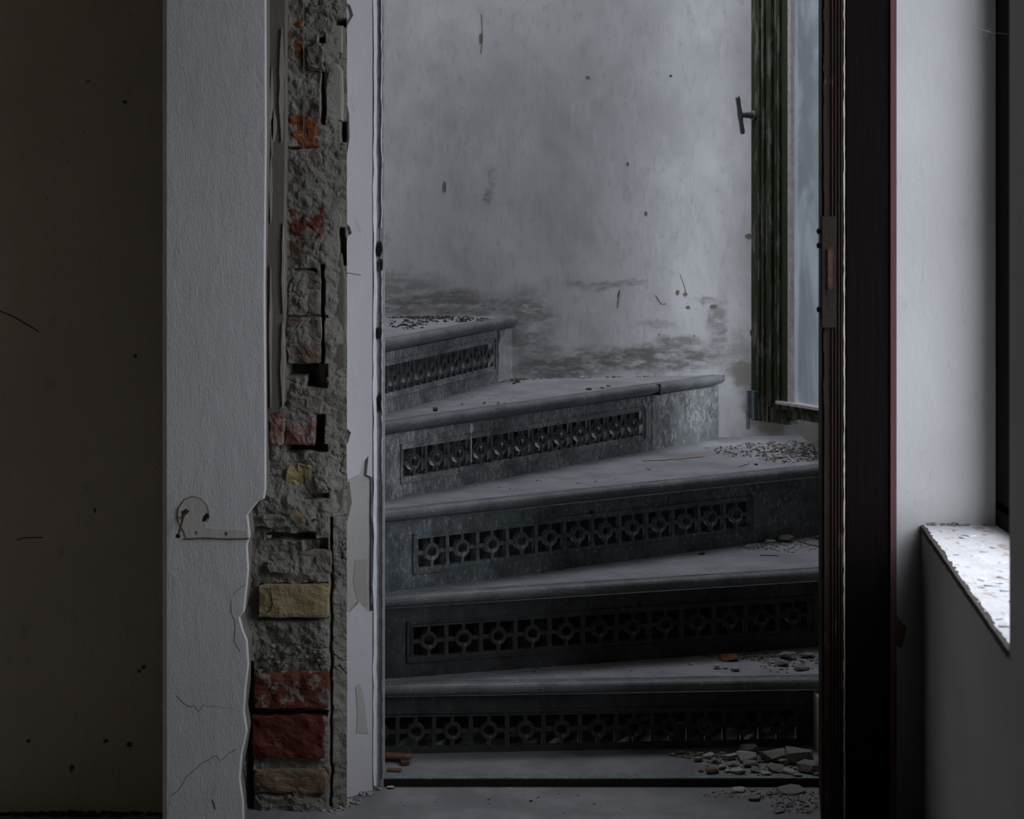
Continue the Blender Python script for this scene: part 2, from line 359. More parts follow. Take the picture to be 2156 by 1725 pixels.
c0 = [bm.verts.new(q) for q in ((-.6076, YF+.003, ZT), (-.6096, YF+.010, ZT), (-.6096, 3.46, ZT))]; c1 = [bm.verts.new((q.co.x, q.co.y, -.12)) for q in c0]
ch0, ch1 = [l0]+c0, [l1]+c1
for i in range(3): bm.faces.new((ch0[i], ch1[i], ch1[i+1], ch0[i+1]))
link('plaster_coat', bm, M['white'], wp)
bm = B(); rnd = random.Random(12); aa = [bm.verts.new((p.x-.002, YF+.0075, v)) for p, v in zip(P0, [q[2] for q in pts])]; bb = [bm.verts.new((p.x+rnd.uniform(-.004, .003), YF+.055, v)) for p, v in zip(P0, [q[2] for q in pts])]; dd = [bm.verts.new((p.x-.03, YF+.10, v)) for p, v in zip(P0, [q[2] for q in pts])]
for s_, e_ in ((aa, bb), (bb, dd)):
    for i in range(len(s_)-1): bm.faces.new((s_[i], e_[i], e_[i+1], s_[i+1]))
link('broken_edge', bm, M['strip'], wp)
# old render strip between the plaster and the bricks
bm = B(); st = [(562, -900), (600, -900), (600, 300), (597, 480), (599, 640), (595, 700), (598, 790), (596, 850), (588, 866), (575, 870), (564, 872)]
slab(bm, [W(a, b, YF+.05) for a, b in st], (0, .05, 0)); link('render_strip', bm, M['strip'], wp)
for seed, (a, b, c, d) in enumerate(((567, 577, 140, 330), (586, 600, 60, 300), (566, 574, 330, 470), (592, 600, 470, 660), (566, 573, 560, 860), (590, 600, 680, 860), (568, 584, 230, 300))):
    rnd = random.Random(seed); bm = B(); n = 9; L = []; R = []
    for i in range(n):
        y = c+(d-c)*i/(n-1); s = math.sin(math.pi*(i+.25)/(n-.5))
        m = (a+b)/2; w = (b-a)/2*s; L.append((m-w*rnd.uniform(.5, 1), y)); R.append((m+w*rnd.uniform(.5, 1), y))
    slab(bm, [W(x, y, YF+.047) for x, y in L+R[::-1]], (0, .006, 0)); link('plaster_flake', bm, M['under'], wp)

# --- exposed bricks, mortar and stones in the broken edge
HOLES = [(606, 690, 767, 792, .05), (644, 688, 790, 815, .06), (603, 688, 936, 951, .06), (664, 681, 872, 938, .05), (676, 683, 556, 766, .03), (672, 684, 60, 90, .03), (664, 684, 118, 150, .03), (676, 686, 150, 262, .025), (520, 534, 1390, 1740, .05), (694, 700, 1090, 1700, .016), (560, 664, 1122, 1138, .03),
         (545, 690, 1228, 1233, .012), (540, 690, 1300, 1306, .01), (704, 728, 40, 56, .02), (715, 728, 255, 300, .02), (712, 726, 480, 560, .022), (620, 668, 566, 573, .025), (605, 650, 308, 314, .02), (530, 690, 1492, 1508, .018), (640, 690, 1040, 1052, .015), (603, 690, 664, 669, .014), (640, 690, 1135, 1165, .015)]
HB = [(XX(a, YB_), XX(b, YB_), ZZ(d, YB_), ZZ(c, YB_), e) for YB_ in (3.34,) for a, b, c, d, e in HOLES]
def ss(a, b, v): t = min(1, max(0, (v-a)/(b-a))); return t*t*(3-2*t)
def mortar_face(x, z):
    q = Vector((x, 0, z)); w = Vector((noise.noise(q*35), 0, noise.noise(q*35+Vector((7, 3, 1)))))*.007
    y = 3.3365+.010*noise.noise(q*20)-.004*abs(noise.noise(q*40))+.0035*noise.noise(q*75+Vector((3, 1, 4)))+.0014*noise.noise(q*170)+max(0, x+.325)*.45
    v = noise.voronoi((q+w)*34)[0]; y += .0045*(1-ss(.0, .06, v[1]-v[0]))*ss(.0, .5, noise.noise(q*9)-.02)
    for a, b, c, d, e in HB:
        xx, zz = x+w.x*.45, z+w.z*.45; k = ss(-.0015, .003, min(xx-a, b-xx, zz-c, d-zz)); y += k*e
    return y
bm = B(); sheet(bm, mortar_face, XX(505, 3.35), XX(735, 3.40), -.02, 2.3, 90, 1000)
mo = link('mortar', bm, M['mortar2'], wp, False)
YB = 3.335
def pc(kind, mat, x0, x1, y0, y1, Y=YB, d=.04, amp=.0035, seed=0, cuts=9, rd=.10):
    a = W(x0, y1, Y); b = W(x1, y0, Y); bm = B()
    rough_block(bm, (a.x, Y, a.z), (b.x, Y+d, b.z), seed+x0*.37+y0*.11, amp, cuts, rd)
    return link(kind, bm, M[mat], wp)
for x0, x1, y0, y1, m, dy in ((606, 640, 46, 124, 'orange', 0), (610, 676, 243, 312, 'orange', 0), (608, 680, 438, 497, 'red_limed', 0), (603, 672, 570, 612, 'dusty', .003), (604, 672, 616, 664, 'dusty', -.002),
      (604, 676, 668, 764, 'dusty', -.004), (612, 640, 796, 830, 'red', .004), (602, 676, 832, 874, 'dusty', -.003), (600, 663, 876, 938, 'pink', -.004), (566, 598, 870, 937, 'pink', -.012),
      (545, 692, 1232, 1301, 'yellow', -.010), (536, 693, 1418, 1492, 'red_limed', -.012), (530, 681, 1508, 1597, 'red', -.012), (537, 688, 1620, 1672, 'tan', -.008), (624, 698, 1160, 1210, 'dusty', .004), (606, 676, 320, 385, 'dusty', .002), (604, 676, 505, 560, 'dusty', .002)):
    pc('brick', m, x0, x1, y0, y1, YB+dy, .045, .0028 if m in ('yellow',) else .0050)
for x0, x1, y0, y1, m, dy in ((645, 682, 92, 148, 'mortar2', -.012), (640, 690, 10, 78, 'mortar2', 0), (600, 660, 972, 1040, 'yellow', .001), (560, 618, 1182, 1208, 'mortar2', -.010), (600, 690, 1207, 1226, 'mortar2', -.004), (530, 600, 1088, 1112, 'mortar2', -.010), (534, 690, 1676, 1720, 'mortar2', -.008)):
    pc('mortar_lump', m, x0, x1, y0, y1, YB+dy, .045, .007, 3, 8, .4)
# crumbs wedged in the joints
for i in range(46):
    rnd = random.Random(300+i); px, py = (rnd.uniform(545, 688), rnd.choice((rnd.uniform(1080, 1130), rnd.uniform(1370, 1418), rnd.uniform(1360, 1412), rnd.uniform(1665, 1720))))
    p = W(px, py, YB-.006); bm = B(); s = rnd.uniform(.003, .0085); hull(bm, p, (s, s*.8, s*.55), rnd, 12, rnd.uniform(0, 3), rnd.uniform(-.4, .4)); link('crumb', bm, M[rnd.choice(('mortar2', 'rubble2', 'mortar'))], wp)
p = W(628, 1086, 3.31); bm = B(); hull(bm, p, (.020, .007, .006), random.Random(4), 18, 0, 0)
bmesh.ops.rotate(bm, verts=bm.verts, cent=p, matrix=Matrix.Rotation(.75, 3, 'Y')); link('stone_chip', bm, M['tan'], wp)
# right-hand column of stones and old render between bricks and jamb
def outline(kind, mat, pts, Y, d=.03, bev=.003):
    bm = B(); f = slab(bm, [W(a, b, Y) for a, b in pts], (0, d, 0))
    bmesh.ops.recalc_face_normals(bm, faces=bm.faces)
    es = [e for e in bm.edges if all(v.co.y < Y+.0001 for v in e.verts)]
    bmesh.ops.bevel(bm, geom=es, offset=bev, segments=2, affect='EDGES', profile=.6)
    return link(kind, bm, M[mat], wp)
outline('stone', 'under', [(699, 52), (722, 54), (721, 112), (712, 112), (691, 95)], 3.345)
outline('stone', 'mortar2', [(684, 108), (700, 106), (702, 128), (690, 138)], 3.350)
outline('stone', 'under', [(682, 140), (705, 131), (716, 138), (722, 150), (722, 255), (686, 254), (684, 200)], 3.342, .035, .005)
outline('stone', 'mortar2', [(682, 262), (712, 268), (716, 380), (700, 430), (684, 420)], 3.352)
outline('render_slab', 'strip', [(684, 552), (700, 536), (720, 534), (727, 590), (727, 772), (700, 790), (684, 770), (680, 600)], 3.347, .035, .004)
outline('render_slab', 'strip', [(684, 858), (700, 850), (724, 868), (727, 1010), (722, 1085), (708, 1190), (700, 1080), (692, 1060), (686, 940)], 3.350, .035, .004)
outline('stone', 'mortar2', [(682, 790), (706, 800), (718, 846), (690, 858), (680, 838)], 3.356)
line_mark('crack', [(569, 1234), (571, 1252), (574, 1270), (570, 1285), (560, 1291)], .0010, M['crack'], wp, YB-.0115)
# wooden plug with a split
bm = B(); c = W(700, 465, 3.340); pr = [(math.cos(2*math.pi*i/20)*.0165, math.sin(2*math.pi*i/20)*.0205) for i in range(20)]
slab(bm, [(c.x+a, c.y, c.z+b) for a, b in pr], (0, .03, 0)); pg = link('wooden_plug', bm, M['under'], wp)
line_mark('split', [(701, 447), (699, 460), (702, 472), (701, 486)], .0009, M['crack'], pg, 3.3402)
# --- splayed plaster jamb
JA = (XX(695, 3.375), 3.375); JB = (XX(785, 3.443), 3.443)
def jp(px, py, off=0.0):
    x, y = on_plan(px, JA, JB); n = Vector((JB[1]-JA[1], -(JB[0]-JA[0]))).normalized()
    return Vector((x+n.x*off, y+n.y*off, ZZ(py, y)))
jn = Vector((-(JB[1]-JA[1]), JB[0]-JA[0], 0)).normalized()
def jslab(kind, mat, pts, off, d=.012, bev=.0015):
    bm = B(); slab(bm, [jp(a, b, off) for a, b in pts], jn*d)
    return link(kind, bm, M[mat], wp)
jslab('undercoat', 'jamb_under', [(688, -900), (786, -900), (786, 1668), (700, 1692), (690, 1692)], -.007, .03)
jslab('jamb_plaster', 'jamb', [(728, -900), (785, -900), (785, 1006), (772, 1000), (776, 960), (764, 975), (757, 998), (742, 1006), (732, 1012), (729, 985), (727, 945), (733, 930), (739, 911), (730, 902), (727, 860), (730, 800), (727, 700), (731, 575), (728, 540), (728, 500), (741, 492), (737, 478), (729, 470), (730, 330), (736, 290), (735, 240), (729, 210), (728, 60), (744, 32), (738, 12), (728, 4)], 0)
jslab('jamb_plaster', 'jamb', [(703, 1692), (705, 1560), (704, 1420), (708, 1330), (711, 1296), (722, 1284), (736, 1290), (750, 1276), (756, 1268), (768, 1283), (779, 1290), (785, 1286), (785, 1668)], .0)
jslab('plaster_flake', 'jamb_under', [(748, 1445), (756, 1440), (765, 1460), (772, 1530), (776, 1545), (750, 1543), (752, 1500)], .0012, .004)
jslab('plaster_flake', 'strip', [(726, 1020), (740, 1015), (745, 1060), (733, 1110), (724, 1095)], -.0062, .004)
jslab('plaster_flake', 'under', [(752, 1180), (776, 1178), (778, 1280), (760, 1276), (748, 1230)], -.0062, .004)
line_mark('crack', [jp(a, b, .0004) for a, b in ((683, 577), (700, 585), (720, 578), (735, 575), (760, 580))], .0006, M['crack'], wp)
# --- pillar details: nail, patch, cracks
bm = B(); slab(bm, [W(a, b, YF-.0012) for a, b in ((374, 1090), (377, 1070), (388, 1054), (405, 1046), (422, 1050), (436, 1064), (441, 1085), (436, 1098), (434, 1112), (500, 1115), (521, 1118), (522, 1133), (392, 1134), (388, 1120), (378, 1105))], (0, .004, 0))
pt = tag(link('patch', bm, M['patch'], wp), 'pale bare plaster patch where something was torn off')
line_mark('patch_edge', [(388, 1135), (430, 1133), (480, 1135), (524, 1134)], .0016, M['strip'], wp, YF-.0008)
line_mark('patch_edge', [(374, 1092), (376, 1070), (388, 1053), (405, 1045), (423, 1050), (437, 1066), (441, 1088), (436, 1100)], .0009, M['strip'], wp, YF-.0008)
bm = B(); slab(bm, [W(a, b, YF-.0016) for a, b in ((428, 1088), (436, 1080), (440, 1088), (432, 1098), (426, 1099))], (0, .003, 0)); link('nail_hole', bm, M['rust_dark'], wp)
bm = B(); slab(bm, [W(a, b, YF-.0016) for a, b in ((382, 1078), (392, 1071), (399, 1077), (392, 1084), (384, 1086))], (0, .003, 0)); link('rust_stain', bm, M['rust'], wp)
for q in (((411, 1119), (415, 1120), (414, 1127)), ((475, 1120), (479, 1121), (478, 1128), (474, 1126))):
    bm = B(); slab(bm, [W(a, b, YF-.0016) for a, b in q], (0, .003, 0)); link('nail_hole', bm, M['crack'], wp)
bm = B(); a = W(390, 1076, YF+.01); b = W(375, 1128, YF-.045); tube(bm, [a, b], .0021, 8); tube(bm, [b, b+(b-a).normalized()*.0022], .0046, 10)
nl = link('nail', bm, M['rust'], None, origin=a); tag(nl, 'bent rusty nail driven into the white pillar', 'nail')
ck = [(343, 1712), (352, 1714), (357, 1690), (362, 1675), (376, 1664), (385, 1650), (393, 1635), (412, 1620), (424, 1608), (440, 1600), (447, 1594), (455, 1592), (464, 1602), (474, 1594), (483, 1586), (497, 1578)]
line_mark('crack', ck, .0006, M['crack'], wp, YF+.0002)
line_mark('crack', [(372, 1465), (385, 1480), (398, 1488), (410, 1487), (418, 1500), (424, 1490), (430, 1484)], .0006, M['crack'], wp, YF+.0002)
line_mark('crack', [(430, 1488), (455, 1487), (470, 1490), (490, 1492), (505, 1500)], .0004, M['crack'], wp, YF+.0002)
line_mark('crack', [(517, 1232), (505, 1238), (492, 1250), (486, 1270), (487, 1290), (494, 1308), (495, 1325), (493, 1350), (505, 1372)], .0006, M['crack'], wp, YF+.0002)
line_mark('scratch', [(446, 1684), (450, 1690), (453, 1704)], .0011, M['crack'], wp, YF+.0003)
# wire loop
bm = B()
wl = [(637, -200), (639, 60), (640, 180), (639, 300), (639, 330), (641, 342), (643, 330), (643, 240), (641, 180)]
tube(bm, [W(a, b, 3.300) for a, b in wl], .0006, 5)
tag(link('wire', bm, M['wire'], None, origin=W(640, 340, 3.3)), 'thin wire loop dangling before the broken bricks', 'wire')

# --- iron frame of the doorway and threshold
fr = empty('trim_1', (XX(800, YD), YD, 0), 'painted iron door frame with a low threshold rail before the stairs', 'door frame', kind='structure')
def ragged(bm, x0, x1, Y, y0, y1, amp, seed, d=.004, n=70, tilt=.007):
    rnd = random.Random(seed); L = []; R = []
    for i in range(n+1):
        y = y0+(y1-y0)*i/n; L.append(W(x0+rnd.uniform(-amp, amp), y, Y)); R.append(W(x1+rnd.uniform(-amp, amp)*.6, y, Y+tilt))
    for i in range(n):
        a = [L[i], R[i], R[i+1], L[i+1]]; vs = [bm.verts.new(p) for p in a]; ws = [bm.verts.new(p+Vector((0, d, 0))) for p in a]
        bm.faces.new(vs)
        for k in (1, 3): bm.faces.new((vs[k], ws[k], ws[(k+1) % 4], vs[(k+1) % 4]))
bm = B(); box(bm, (XX(785, 3.46), 3.452, 0), (XX(808, YD), 3.50, ZT)); link('post', bm, M['old_paint'], fr)
bm = B(); box(bm, (XX(801, YD), 3.4505, .0), (XX(808, YD), 3.456, ZT)); link('post_lip', bm, M['old_paint'], fr)
bm = B(); ragged(bm, 786, 793, 3.441, -800, 1655, 1.6, 3); link('paint_and_light_edge', bm, M['paint'], fr)
bm = B(); ragged(bm, 803, 807, 3.4475, -800, 480, 1.3, 5); link('paint_and_light_edge', bm, M['paint'], fr)
bm = B(); ragged(bm, 804, 807, 3.4475, 570, 1000, 1.0, 8); link('paint_and_light_edge', bm, M['paint'], fr)
bm = B(); ragged(bm, 805, 807, 3.4475, 1000, 1640, .7, 9); link('paint_and_light_edge', bm, M['old_paint'], fr)
for k, (a, b, c, d) in enumerate(((793, 805, 508, 545), (799, 806, 545, 572), (794, 800, 690, 715), (796, 801, 830, 860), (797, 802, 858, 868))):
    bm = B(); rnd = random.Random(k); n = 10
    pts = [(((a+b)/2+math.cos(6.283*i/n)*(b-a)/2*rnd.uniform(.6, 1.1)), ((c+d)/2+math.sin(6.283*i/n)*(d-c)/2*rnd.uniform(.6, 1.1))) for i in range(n)]
    slab(bm, [W(x, y, 3.4445 if x else 0) for x, y in pts], (0, .006, 0)); link('rust_spot', bm, M['rust_dark'], fr)
bm = B(); box(bm, (XX(793, YD), YD, 0), (XX(1745, YD), YD+.032, .0158))
bmesh.ops.bevel(bm, geom=[e for e in bm.edges if abs(e.verts[0].co.z-e.verts[1].co.z) < 1e-6 and e.verts[0].co.z > .01], offset=.002, segments=2, affect='EDGES')
link('threshold_rail', bm, M['rail'], fr)
bm = B(); box(bm, (XX(808, YD), YD-.0012, 0), (XX(1736, YD), YD+.002, .0138)); link('rail_face', bm, M['rust_dark'], fr)
bm = B(); box(bm, (XX(1734, YD), 3.452, 0), (XX(1757, YD), 3.50, ZT)); link('post', bm, M['rust_dark'], fr)

# --- wall pier right of the doorway, stairwell walls
bm = B(); prism(bm, [(XX(1886, YF), YF), (RW0[0]+.36, YF), (RW0[0]+.36, 3.52), (.65, 3.52), (.665, YD)], -.12, ZT)
wr = tag(link('wall_pier', bm, M['side_wall']), 'pale plaster wall face between the dark doors and the window', 'wall', kind='structure')
p = Vector((XX(1895, YF), YF, ZZ(1335, YF)))
bm = B(); slab(bm, [W(a, b, YF-.001) for a, b in ((1886, 1295), (1893, 1300), (1901, 1315), (1909, 1320), (1904, 1345), (1898, 1366), (1886, 1360))], (0, .004, 0)); link('bare_spot', bm, M['tan'], wr)
for q in ([(1962, 985), (1958, 1010), (1952, 1028), (1938, 1038), (1925, 1050), (1930, 1065)], [(1944, 575), (1940, 595), (1934, 598)], [(1907, 888), (1914, 893), (1906, 897)], [(1990, 845), (1994, 850)], [(1963, 1315), (1966, 1335), (1980, 1355)]):
    line_mark('scratch', q, .0004, M['under'], wr, YF+.0001)

gx = [(-1.15, 0)]
stains = [(-.16, .855, .34, .045, .9), (-.30, .90, .22, .05, .6), (.06, .80, .11, .13, .75), (.11, .72, .10, .07, .7), (.25, .905, .11, .020, .7), (.38, .705, .34, .050, 1), (.16, .69, .22, .05, .95), (.34, .91, .06, .016, .5),
          (.575, .78, .035, .12, .7), (.555, .86, .05, .012, .6), (-.31, 1.03, .05, .05, .55), (-.022, 1.135, .020, .035, .8), (-.016, 1.17, .008, .06, .4), (.64, .70, .06, .12, .5), (.47, .745, .09, .035, .8), (.07, .84, .07, .03, .9), (.40, .80, .10, .012, .35)]
def back_mat():
    t = NT('brushed_plaster'); v = t.vmul(t.P, (1, 1, .35)); big = t.noise(2.6, 5, .6); mid = t.noise(11, 6, .65, t.vmul(t.P, (1, 1, .6)), dist=.5); fine = t.noise(120, 4, .65, v); tone = t.noise(70, 4, .75, v); str_ = t.noise(42, 5, .7, t.vmul(t.P, (1, 1, .22)), dist=.3)
    c = t.mix(t.ramp(big, .3, .7), (.42, .42, .435), (.56, .56, .572)); c = t.mix(t.ramp(mid, .42, .68, 0, .42), c, (.36, .36, .365)); c = t.mix(t.ramp(str_, .56, .72, 0, .22), c, (.66, .66, .67))
    c = t.mix(t.ramp(tone, .52, .72, 0, .45), c, (.30, .30, .305)); sp = t.math('MULTIPLY', t.ramp(t.voro(60), .11, .05), t.ramp(t.noise(6, 2), .50, .60)); c = t.mix(t.math('MULTIPLY', sp, .7), c, (.16, .15, .14))
    wv = t.vadd(t.P, t.vmul(t.vadd(t.noise(13, 6, .65, out=1), (-.5, -.5, -.5)), (.10, 0, .07))); k = t.blobs(stains, wv, .35)
    k = t.math('MULTIPLY', k, t.ramp(t.noise(34, 6, .8, t.vmul(t.P, (.4, 1, 1.5))), .24, .60)); c = t.mix(k, c, (.165, .16, .15))
    k2 = t.blobs([(.72, .60, .10, .13, .9), (.66, .655, .07, .045, .8)], wv, .6); c = t.mix(k2, c, (.21, .19, .165))
    nb = t.bump(str_, .35, .004); nb = t.bump(fine, .30, .0014, nb)
    return t.done(c, .93, nb, .2)
M['back'] = back_mat()
def fback(x, z):
    q = Vector((x, 0, z*.6)); return yback(x)+.004*noise.noise(q*5)+.0016*noise.noise(Vector((x*55, 3, z*14)))+.001*noise.noise(Vector((x*40+z*22, 7, z*10)))
bm = B(); sheet(bm, fback, -1.15, 1.02, -.1, 3.2, 170, 240)
bk = tag(link('wall_back', bm, M['back'], smooth=True), 'grey brushed plaster back wall of the stairwell with dirt above the steps', 'wall', kind='structure')
bm = B(); prism(bm, [(-1.2, yback(-1.2)+.02), (1.2, yback(1.2)+.02), (1.2, 5.2), (-1.2, 5.2)], -.1, 3.2); link('masonry', bm, M['under'], bk)
def bmark(pts, r, m='crack'):
    line_mark('scratch', [Vector((XX(a, 4.72), 0, ZZ(b, 4.72))) for a, b in pts], r, M[m], bk)
def bpt(a, b):
    x, y = on_plan(a, (0, yback(0)), (1, yback(1))); return Vector((x, fback(x, ZZ(b, y))-.0004, ZZ(b, y)))
for pts, r, m in (([(1013, 30), (1016, 80), (1012, 112)], .0012, 'strip'), 
      ([(1300, 625), (1305, 610), (1300, 650)], .001, 'tan'), ([(1432, 578), (1440, 600), (1446, 622)], .0007, 'strip'), ([(1380, 622), (1392, 640), (1402, 640)], .001, 'strip'), 
      ):
    line_mark('scratch', [bpt(a, b) for a, b in pts], r, M[m], bk)
for k, (a, b, w, h, m) in enumerate(((1238, 163, 5, 4, 'tan'), (1360, 450, 4, 6, 'strip'), (1577, 498, 9, 7, 'strip'), (1427, 616, 5, 8, 'tan'), (1443, 620, 6, 4, 'tan'), (1449, 648, 5, 4, 'tan'), (1502, 646, 10, 5, 'strip'), (1412, 160, 4, 3, 'crack'), (1322, 345, 3, 4, 'strip'), (1012, 80, 4, 14, 'strip'), (935, 395, 5, 14, 'strip'), (1583, 700, 4, 10, 'crack'), (1388, 704, 2, 2, 'strip'), (1462, 707, 2, 2, 'strip'), (1408, 712, 2, 2, 'strip'))):
    rnd = random.Random(900+k); bm = B(); slab(bm, [bpt(a+math.cos(6.283*i/9)*w*rnd.uniform(.6, 1.1), b+math.sin(6.283*i/9)*h*rnd.uniform(.6, 1.1))+Vector((0, -.0006, 0)) for i in range(9)], (0, .004, 0)); link('chip', bm, M[m], bk)
bm = B(); box(bm, (-1.25, 3.5, -.12), (-1.1, 4.7, 3.2)); tag(link('wall_stair_left', bm, M['under']), 'left wall of the stairwell hidden behind the pillar', 'wall', kind='structure')
bm = B(); box(bm, (-1.2, 3.50, -.12), (-.262, 3.53, 3.2)); box(bm, (-1.2, 3.50, ZT-.3), (1.1, 3.53, 3.3)); tag(link('wall_stair_front', bm, M['under']), 'stairwell side of the front wall', 'wall', kind='structure')
bm = B(); prism(bm, [(-1.2, 3.5), (1.1, 3.5), (1.1, 3.72), (.2, 3.80), (-.45, 3.95), (-1.2, 4.5)], 2.45, 2.6)  # unseen slab, added to cut overhead light on the lower steps
tag(link('ceiling', bm, M['under']), 'unseen slab added to shade the front of the stairwell', 'ceiling', kind='structure')
# outside wall of the stairwell with its window opening
Y0, Y1, Z0, Z1 = 4.02, 4.60, .575, 2.05
bm = B(); XO = XS+.32
for a, b in (((XS, 3.50, -.12), (XO, 5.0, Z0)), ((XS, 3.50, Z0), (XO, Y0, 3.2)), ((XS, Y1+.03, Z0), (XO, 5.0, 3.2)), ((XS, Y0, Z1), (XO, Y1+.03, 3.2))): box(bm, a, b)
ws = tag(link('wall_stair_right', bm, M['under']), 'outside wall of the stairwell holding the open green window', 'wall', kind='structure')
bm = B(); box(bm, (.636, YD+.03, -.1), (XS+.02, 3.72, .128)); link('plinth', bm, M['rubble'], ws)
# room's right wall with window_1
def rbox(bm, ya, yb, z0, z1, t=.36, x_in=0.0):
    prism(bm, [(rw(ya)+x_in, ya), (rw(ya)+t, ya), (rw(yb)+t, yb), (rw(yb)+x_in, yb)], z0, z1)
bm = B(); rbox(bm, RW1[1], YF, -.12, ZS-.010); rbox(bm, -1.3, RW1[1], -.12, ZT); rbox(bm, RW1[1], YF, 2.35, ZT)
tag(link('wall_right', bm, M['side_wall']), 'plain right wall of the front room under and beside the window', 'wall', kind='structure')

w1 = empty('window_1', (.9, 2.8, ZS), 'deep window in the right wall with peeling white sill and dark frame', 'window', kind='structure')
bm = B(); sp = [(rw(YF)+.004, YF-.002), (rw(RW1[1])+.004, RW1[1]+.003), (rw(RW1[1])+.30, RW1[1]+.003), (rw(YF)+.30, YF-.002)]
prism(bm, sp, ZS-.022, ZS)
sl = link('window_sill', bm, M['sill'], w1)
bm = B(); n = 60; rnd = random.Random(77); ra = []
for i in range(n+1):
    y = YF-.002+(RW1[1]-YF+.004)*i/n; ra.append((y, rw(y)+.0035+rnd.uniform(-.0012, .0025), ZS+rnd.uniform(-.001, .0006), ZS-.010+rnd.uniform(-.0015, .001)))
for i in range(n):
    (ya, xa, ta, ba), (yb, xb, tb, bb_) = ra[i], ra[i+1]; v = [bm.verts.new(q) for q in ((rw(ya)-.002, ya, ba), (rw(yb)-.002, yb, bb_), (rw(yb)-.002, yb, tb), (rw(ya)-.002, ya, ta), (xa+.002, ya, ta+.0004), (xb+.002, yb, tb+.0004))]
    bm.faces.new(v[:4]); bm.faces.new((v[3], v[2], v[5], v[4]))
tag(link('sill_edge', bm, M['crack'], sl), 'dark bare edge of the sill')
rnd = random.Random(5)
for i in range(26):
    y = rnd.uniform(2.4, 3.2); x = rw(y)+rnd.uniform(.01, .11); bm = B(); s = rnd.uniform(.004, .012)
    hull(bm, (x, y, ZS+.001), (s, s*1.3, .0016), rnd, 10, rnd.uniform(0, 3)); link('paint_flake', bm, M['sill'], sl)
XFm = XX(2096, YF)
bm = B(); box(bm, (XFm, YF-.10, ZS+.03), (XFm+.06, YF, 2.35)); link('frame_post', bm, M['dark_frame'], w1)
bm = B(); box(bm, (XFm, RW1[1], ZS+.03), (XFm+.06, RW1[1]+.05, 2.35)); link('frame_post', bm, M['dark_frame'], w1)
bm = B(); box(bm, (XFm, RW1[1], ZS), (XFm+.06, YF, ZS+.045)); link('frame_rail', bm, M['dark_frame'], w1)
bm = B(); box(bm, (XFm, RW1[1], 2.30), (XFm+.06, YF, 2.35)); link('frame_rail', bm, M['dark_frame'], w1)
for i in range(16):
    rnd = random.Random(40+i); bm = B(); x = rw(YF)+rnd.uniform(.01, .12); s = rnd.uniform(.002, .006); hull(bm, (x, YF-.004-rnd.uniform(0, .012), ZS+.002), (s*1.4, s, s*.7), rnd, 10); link('crumb', bm, M['rubble2'], sl)
bm = B(); tube(bm, [W(a, b, c) for a, b, c in ((2033, 38, 3.23), (2042, 50, 3.22), (2060, 60, 3.21), (2092, 70, 3.2), (2108, 70, 3.18), (2124, 72, 3.16), (2126, 80, 3.16))], .0004, 5)
tag(link('cobweb', bm, M['web'], None, origin=W(2092, 70, 3.2)), 'white cobweb thread across the window reveal', 'cobweb')

# ------------------------------------------------------------------ iron staircase
PITCH = .0736
AX = (-.372, 3.612)
RS = {1: (-.171, 3.625, 3.5), 2: (-.147, 3.678, 15.8), 3: (-.143, 3.737, 31.9), 4: (-.185, 3.866, 50.4), 5: (-.234, 3.969, 69.9), 6: (-.36, 4.1, 88.5)}
TOP = {0: .0155, 1: .1564, 2: .3264, 3: .4940, 4: .6600, 5: .8230}
CZ = {k: .17*k-.1127 for k in range(1, 6)}
CZ[4] -= .002; CZ[5] -= .003
stair = empty('iron_staircase', (AX[0], AX[1], 0), 'winding cast iron staircase with pierced grille risers and ribbed treads', 'staircase')
def clip(poly, n, c):              # keep n.p <= c
    out = []
    for i in range(len(poly)):
        a, b = poly[i], poly[(i+1) % len(poly)]; da = n[0]*a[0]+n[1]*a[1]-c; db = n[0]*b[0]+n[1]*b[1]-c
        if da <= 0: out.append(a)
        if da*db < 0: t = da/(da-db); out.append((a[0]+(b[0]-a[0])*t, a[1]+(b[1]-a[1])*t))
    return out
def ln(k): x, y, t = RS[k]; t = math.radians(t); return Vector((x, y, 0)), Vector((math.cos(t), math.sin(t), 0)), Vector((math.sin(t), -math.cos(t), 0))
# one cell of the grille, its ring on the local origin (x along the riser, y towards the room)
def cell_mesh():
    bm = B(); n = 22; ro, ri, yf, yb_ = .0182, .0100, .0010, -.0105
    pr = [(ri, yb_), (ri, yf-.001), (ri+.0012, yf), (ro-.0012, yf), (ro, yf-.001), (ro, yb_)]
    rings = [[bm.verts.new((math.cos(2*math.pi*i/n)*r, y, math.sin(2*math.pi*i/n)*r)) for i in range(n)] for r, y in pr]
    for a in range(len(pr)):
        b = (a+1) % len(pr)
        for i in range(n): bm.faces.new((rings[a][i], rings[b][i], rings[b][(i+1) % n], rings[a][(i+1) % n]))
    def bar(x0, x1, z0, z1, yy=0.0):
        vs = box(bm, (x0, yb_, z0), (x1, yy, z1))
        return vs
    w = .0036; bar(-PITCH/2, -ro+.002, -w, w, -.001); bar(ro-.002, PITCH/2, -w, w, -.001); bar(-w, w, ro-.002, .0305, -.001); bar(-w, w, -.0305, -ro+.002, -.001)
    bar(PITCH/2-.0042, PITCH/2+.0042, -.0305, .0305)
    bmesh.ops.recalc_face_normals(bm, faces=bm.faces)
    me = bpy.data.meshes.new('grille_cell'); bm.to_mesh(me); bm.free(); return me
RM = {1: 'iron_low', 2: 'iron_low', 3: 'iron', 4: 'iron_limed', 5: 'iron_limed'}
CELL = {}
for q in ('iron_low', 'iron', 'iron_cell'): CELL[q] = cell_mesh(); CELL[q].materials.append(M[q])
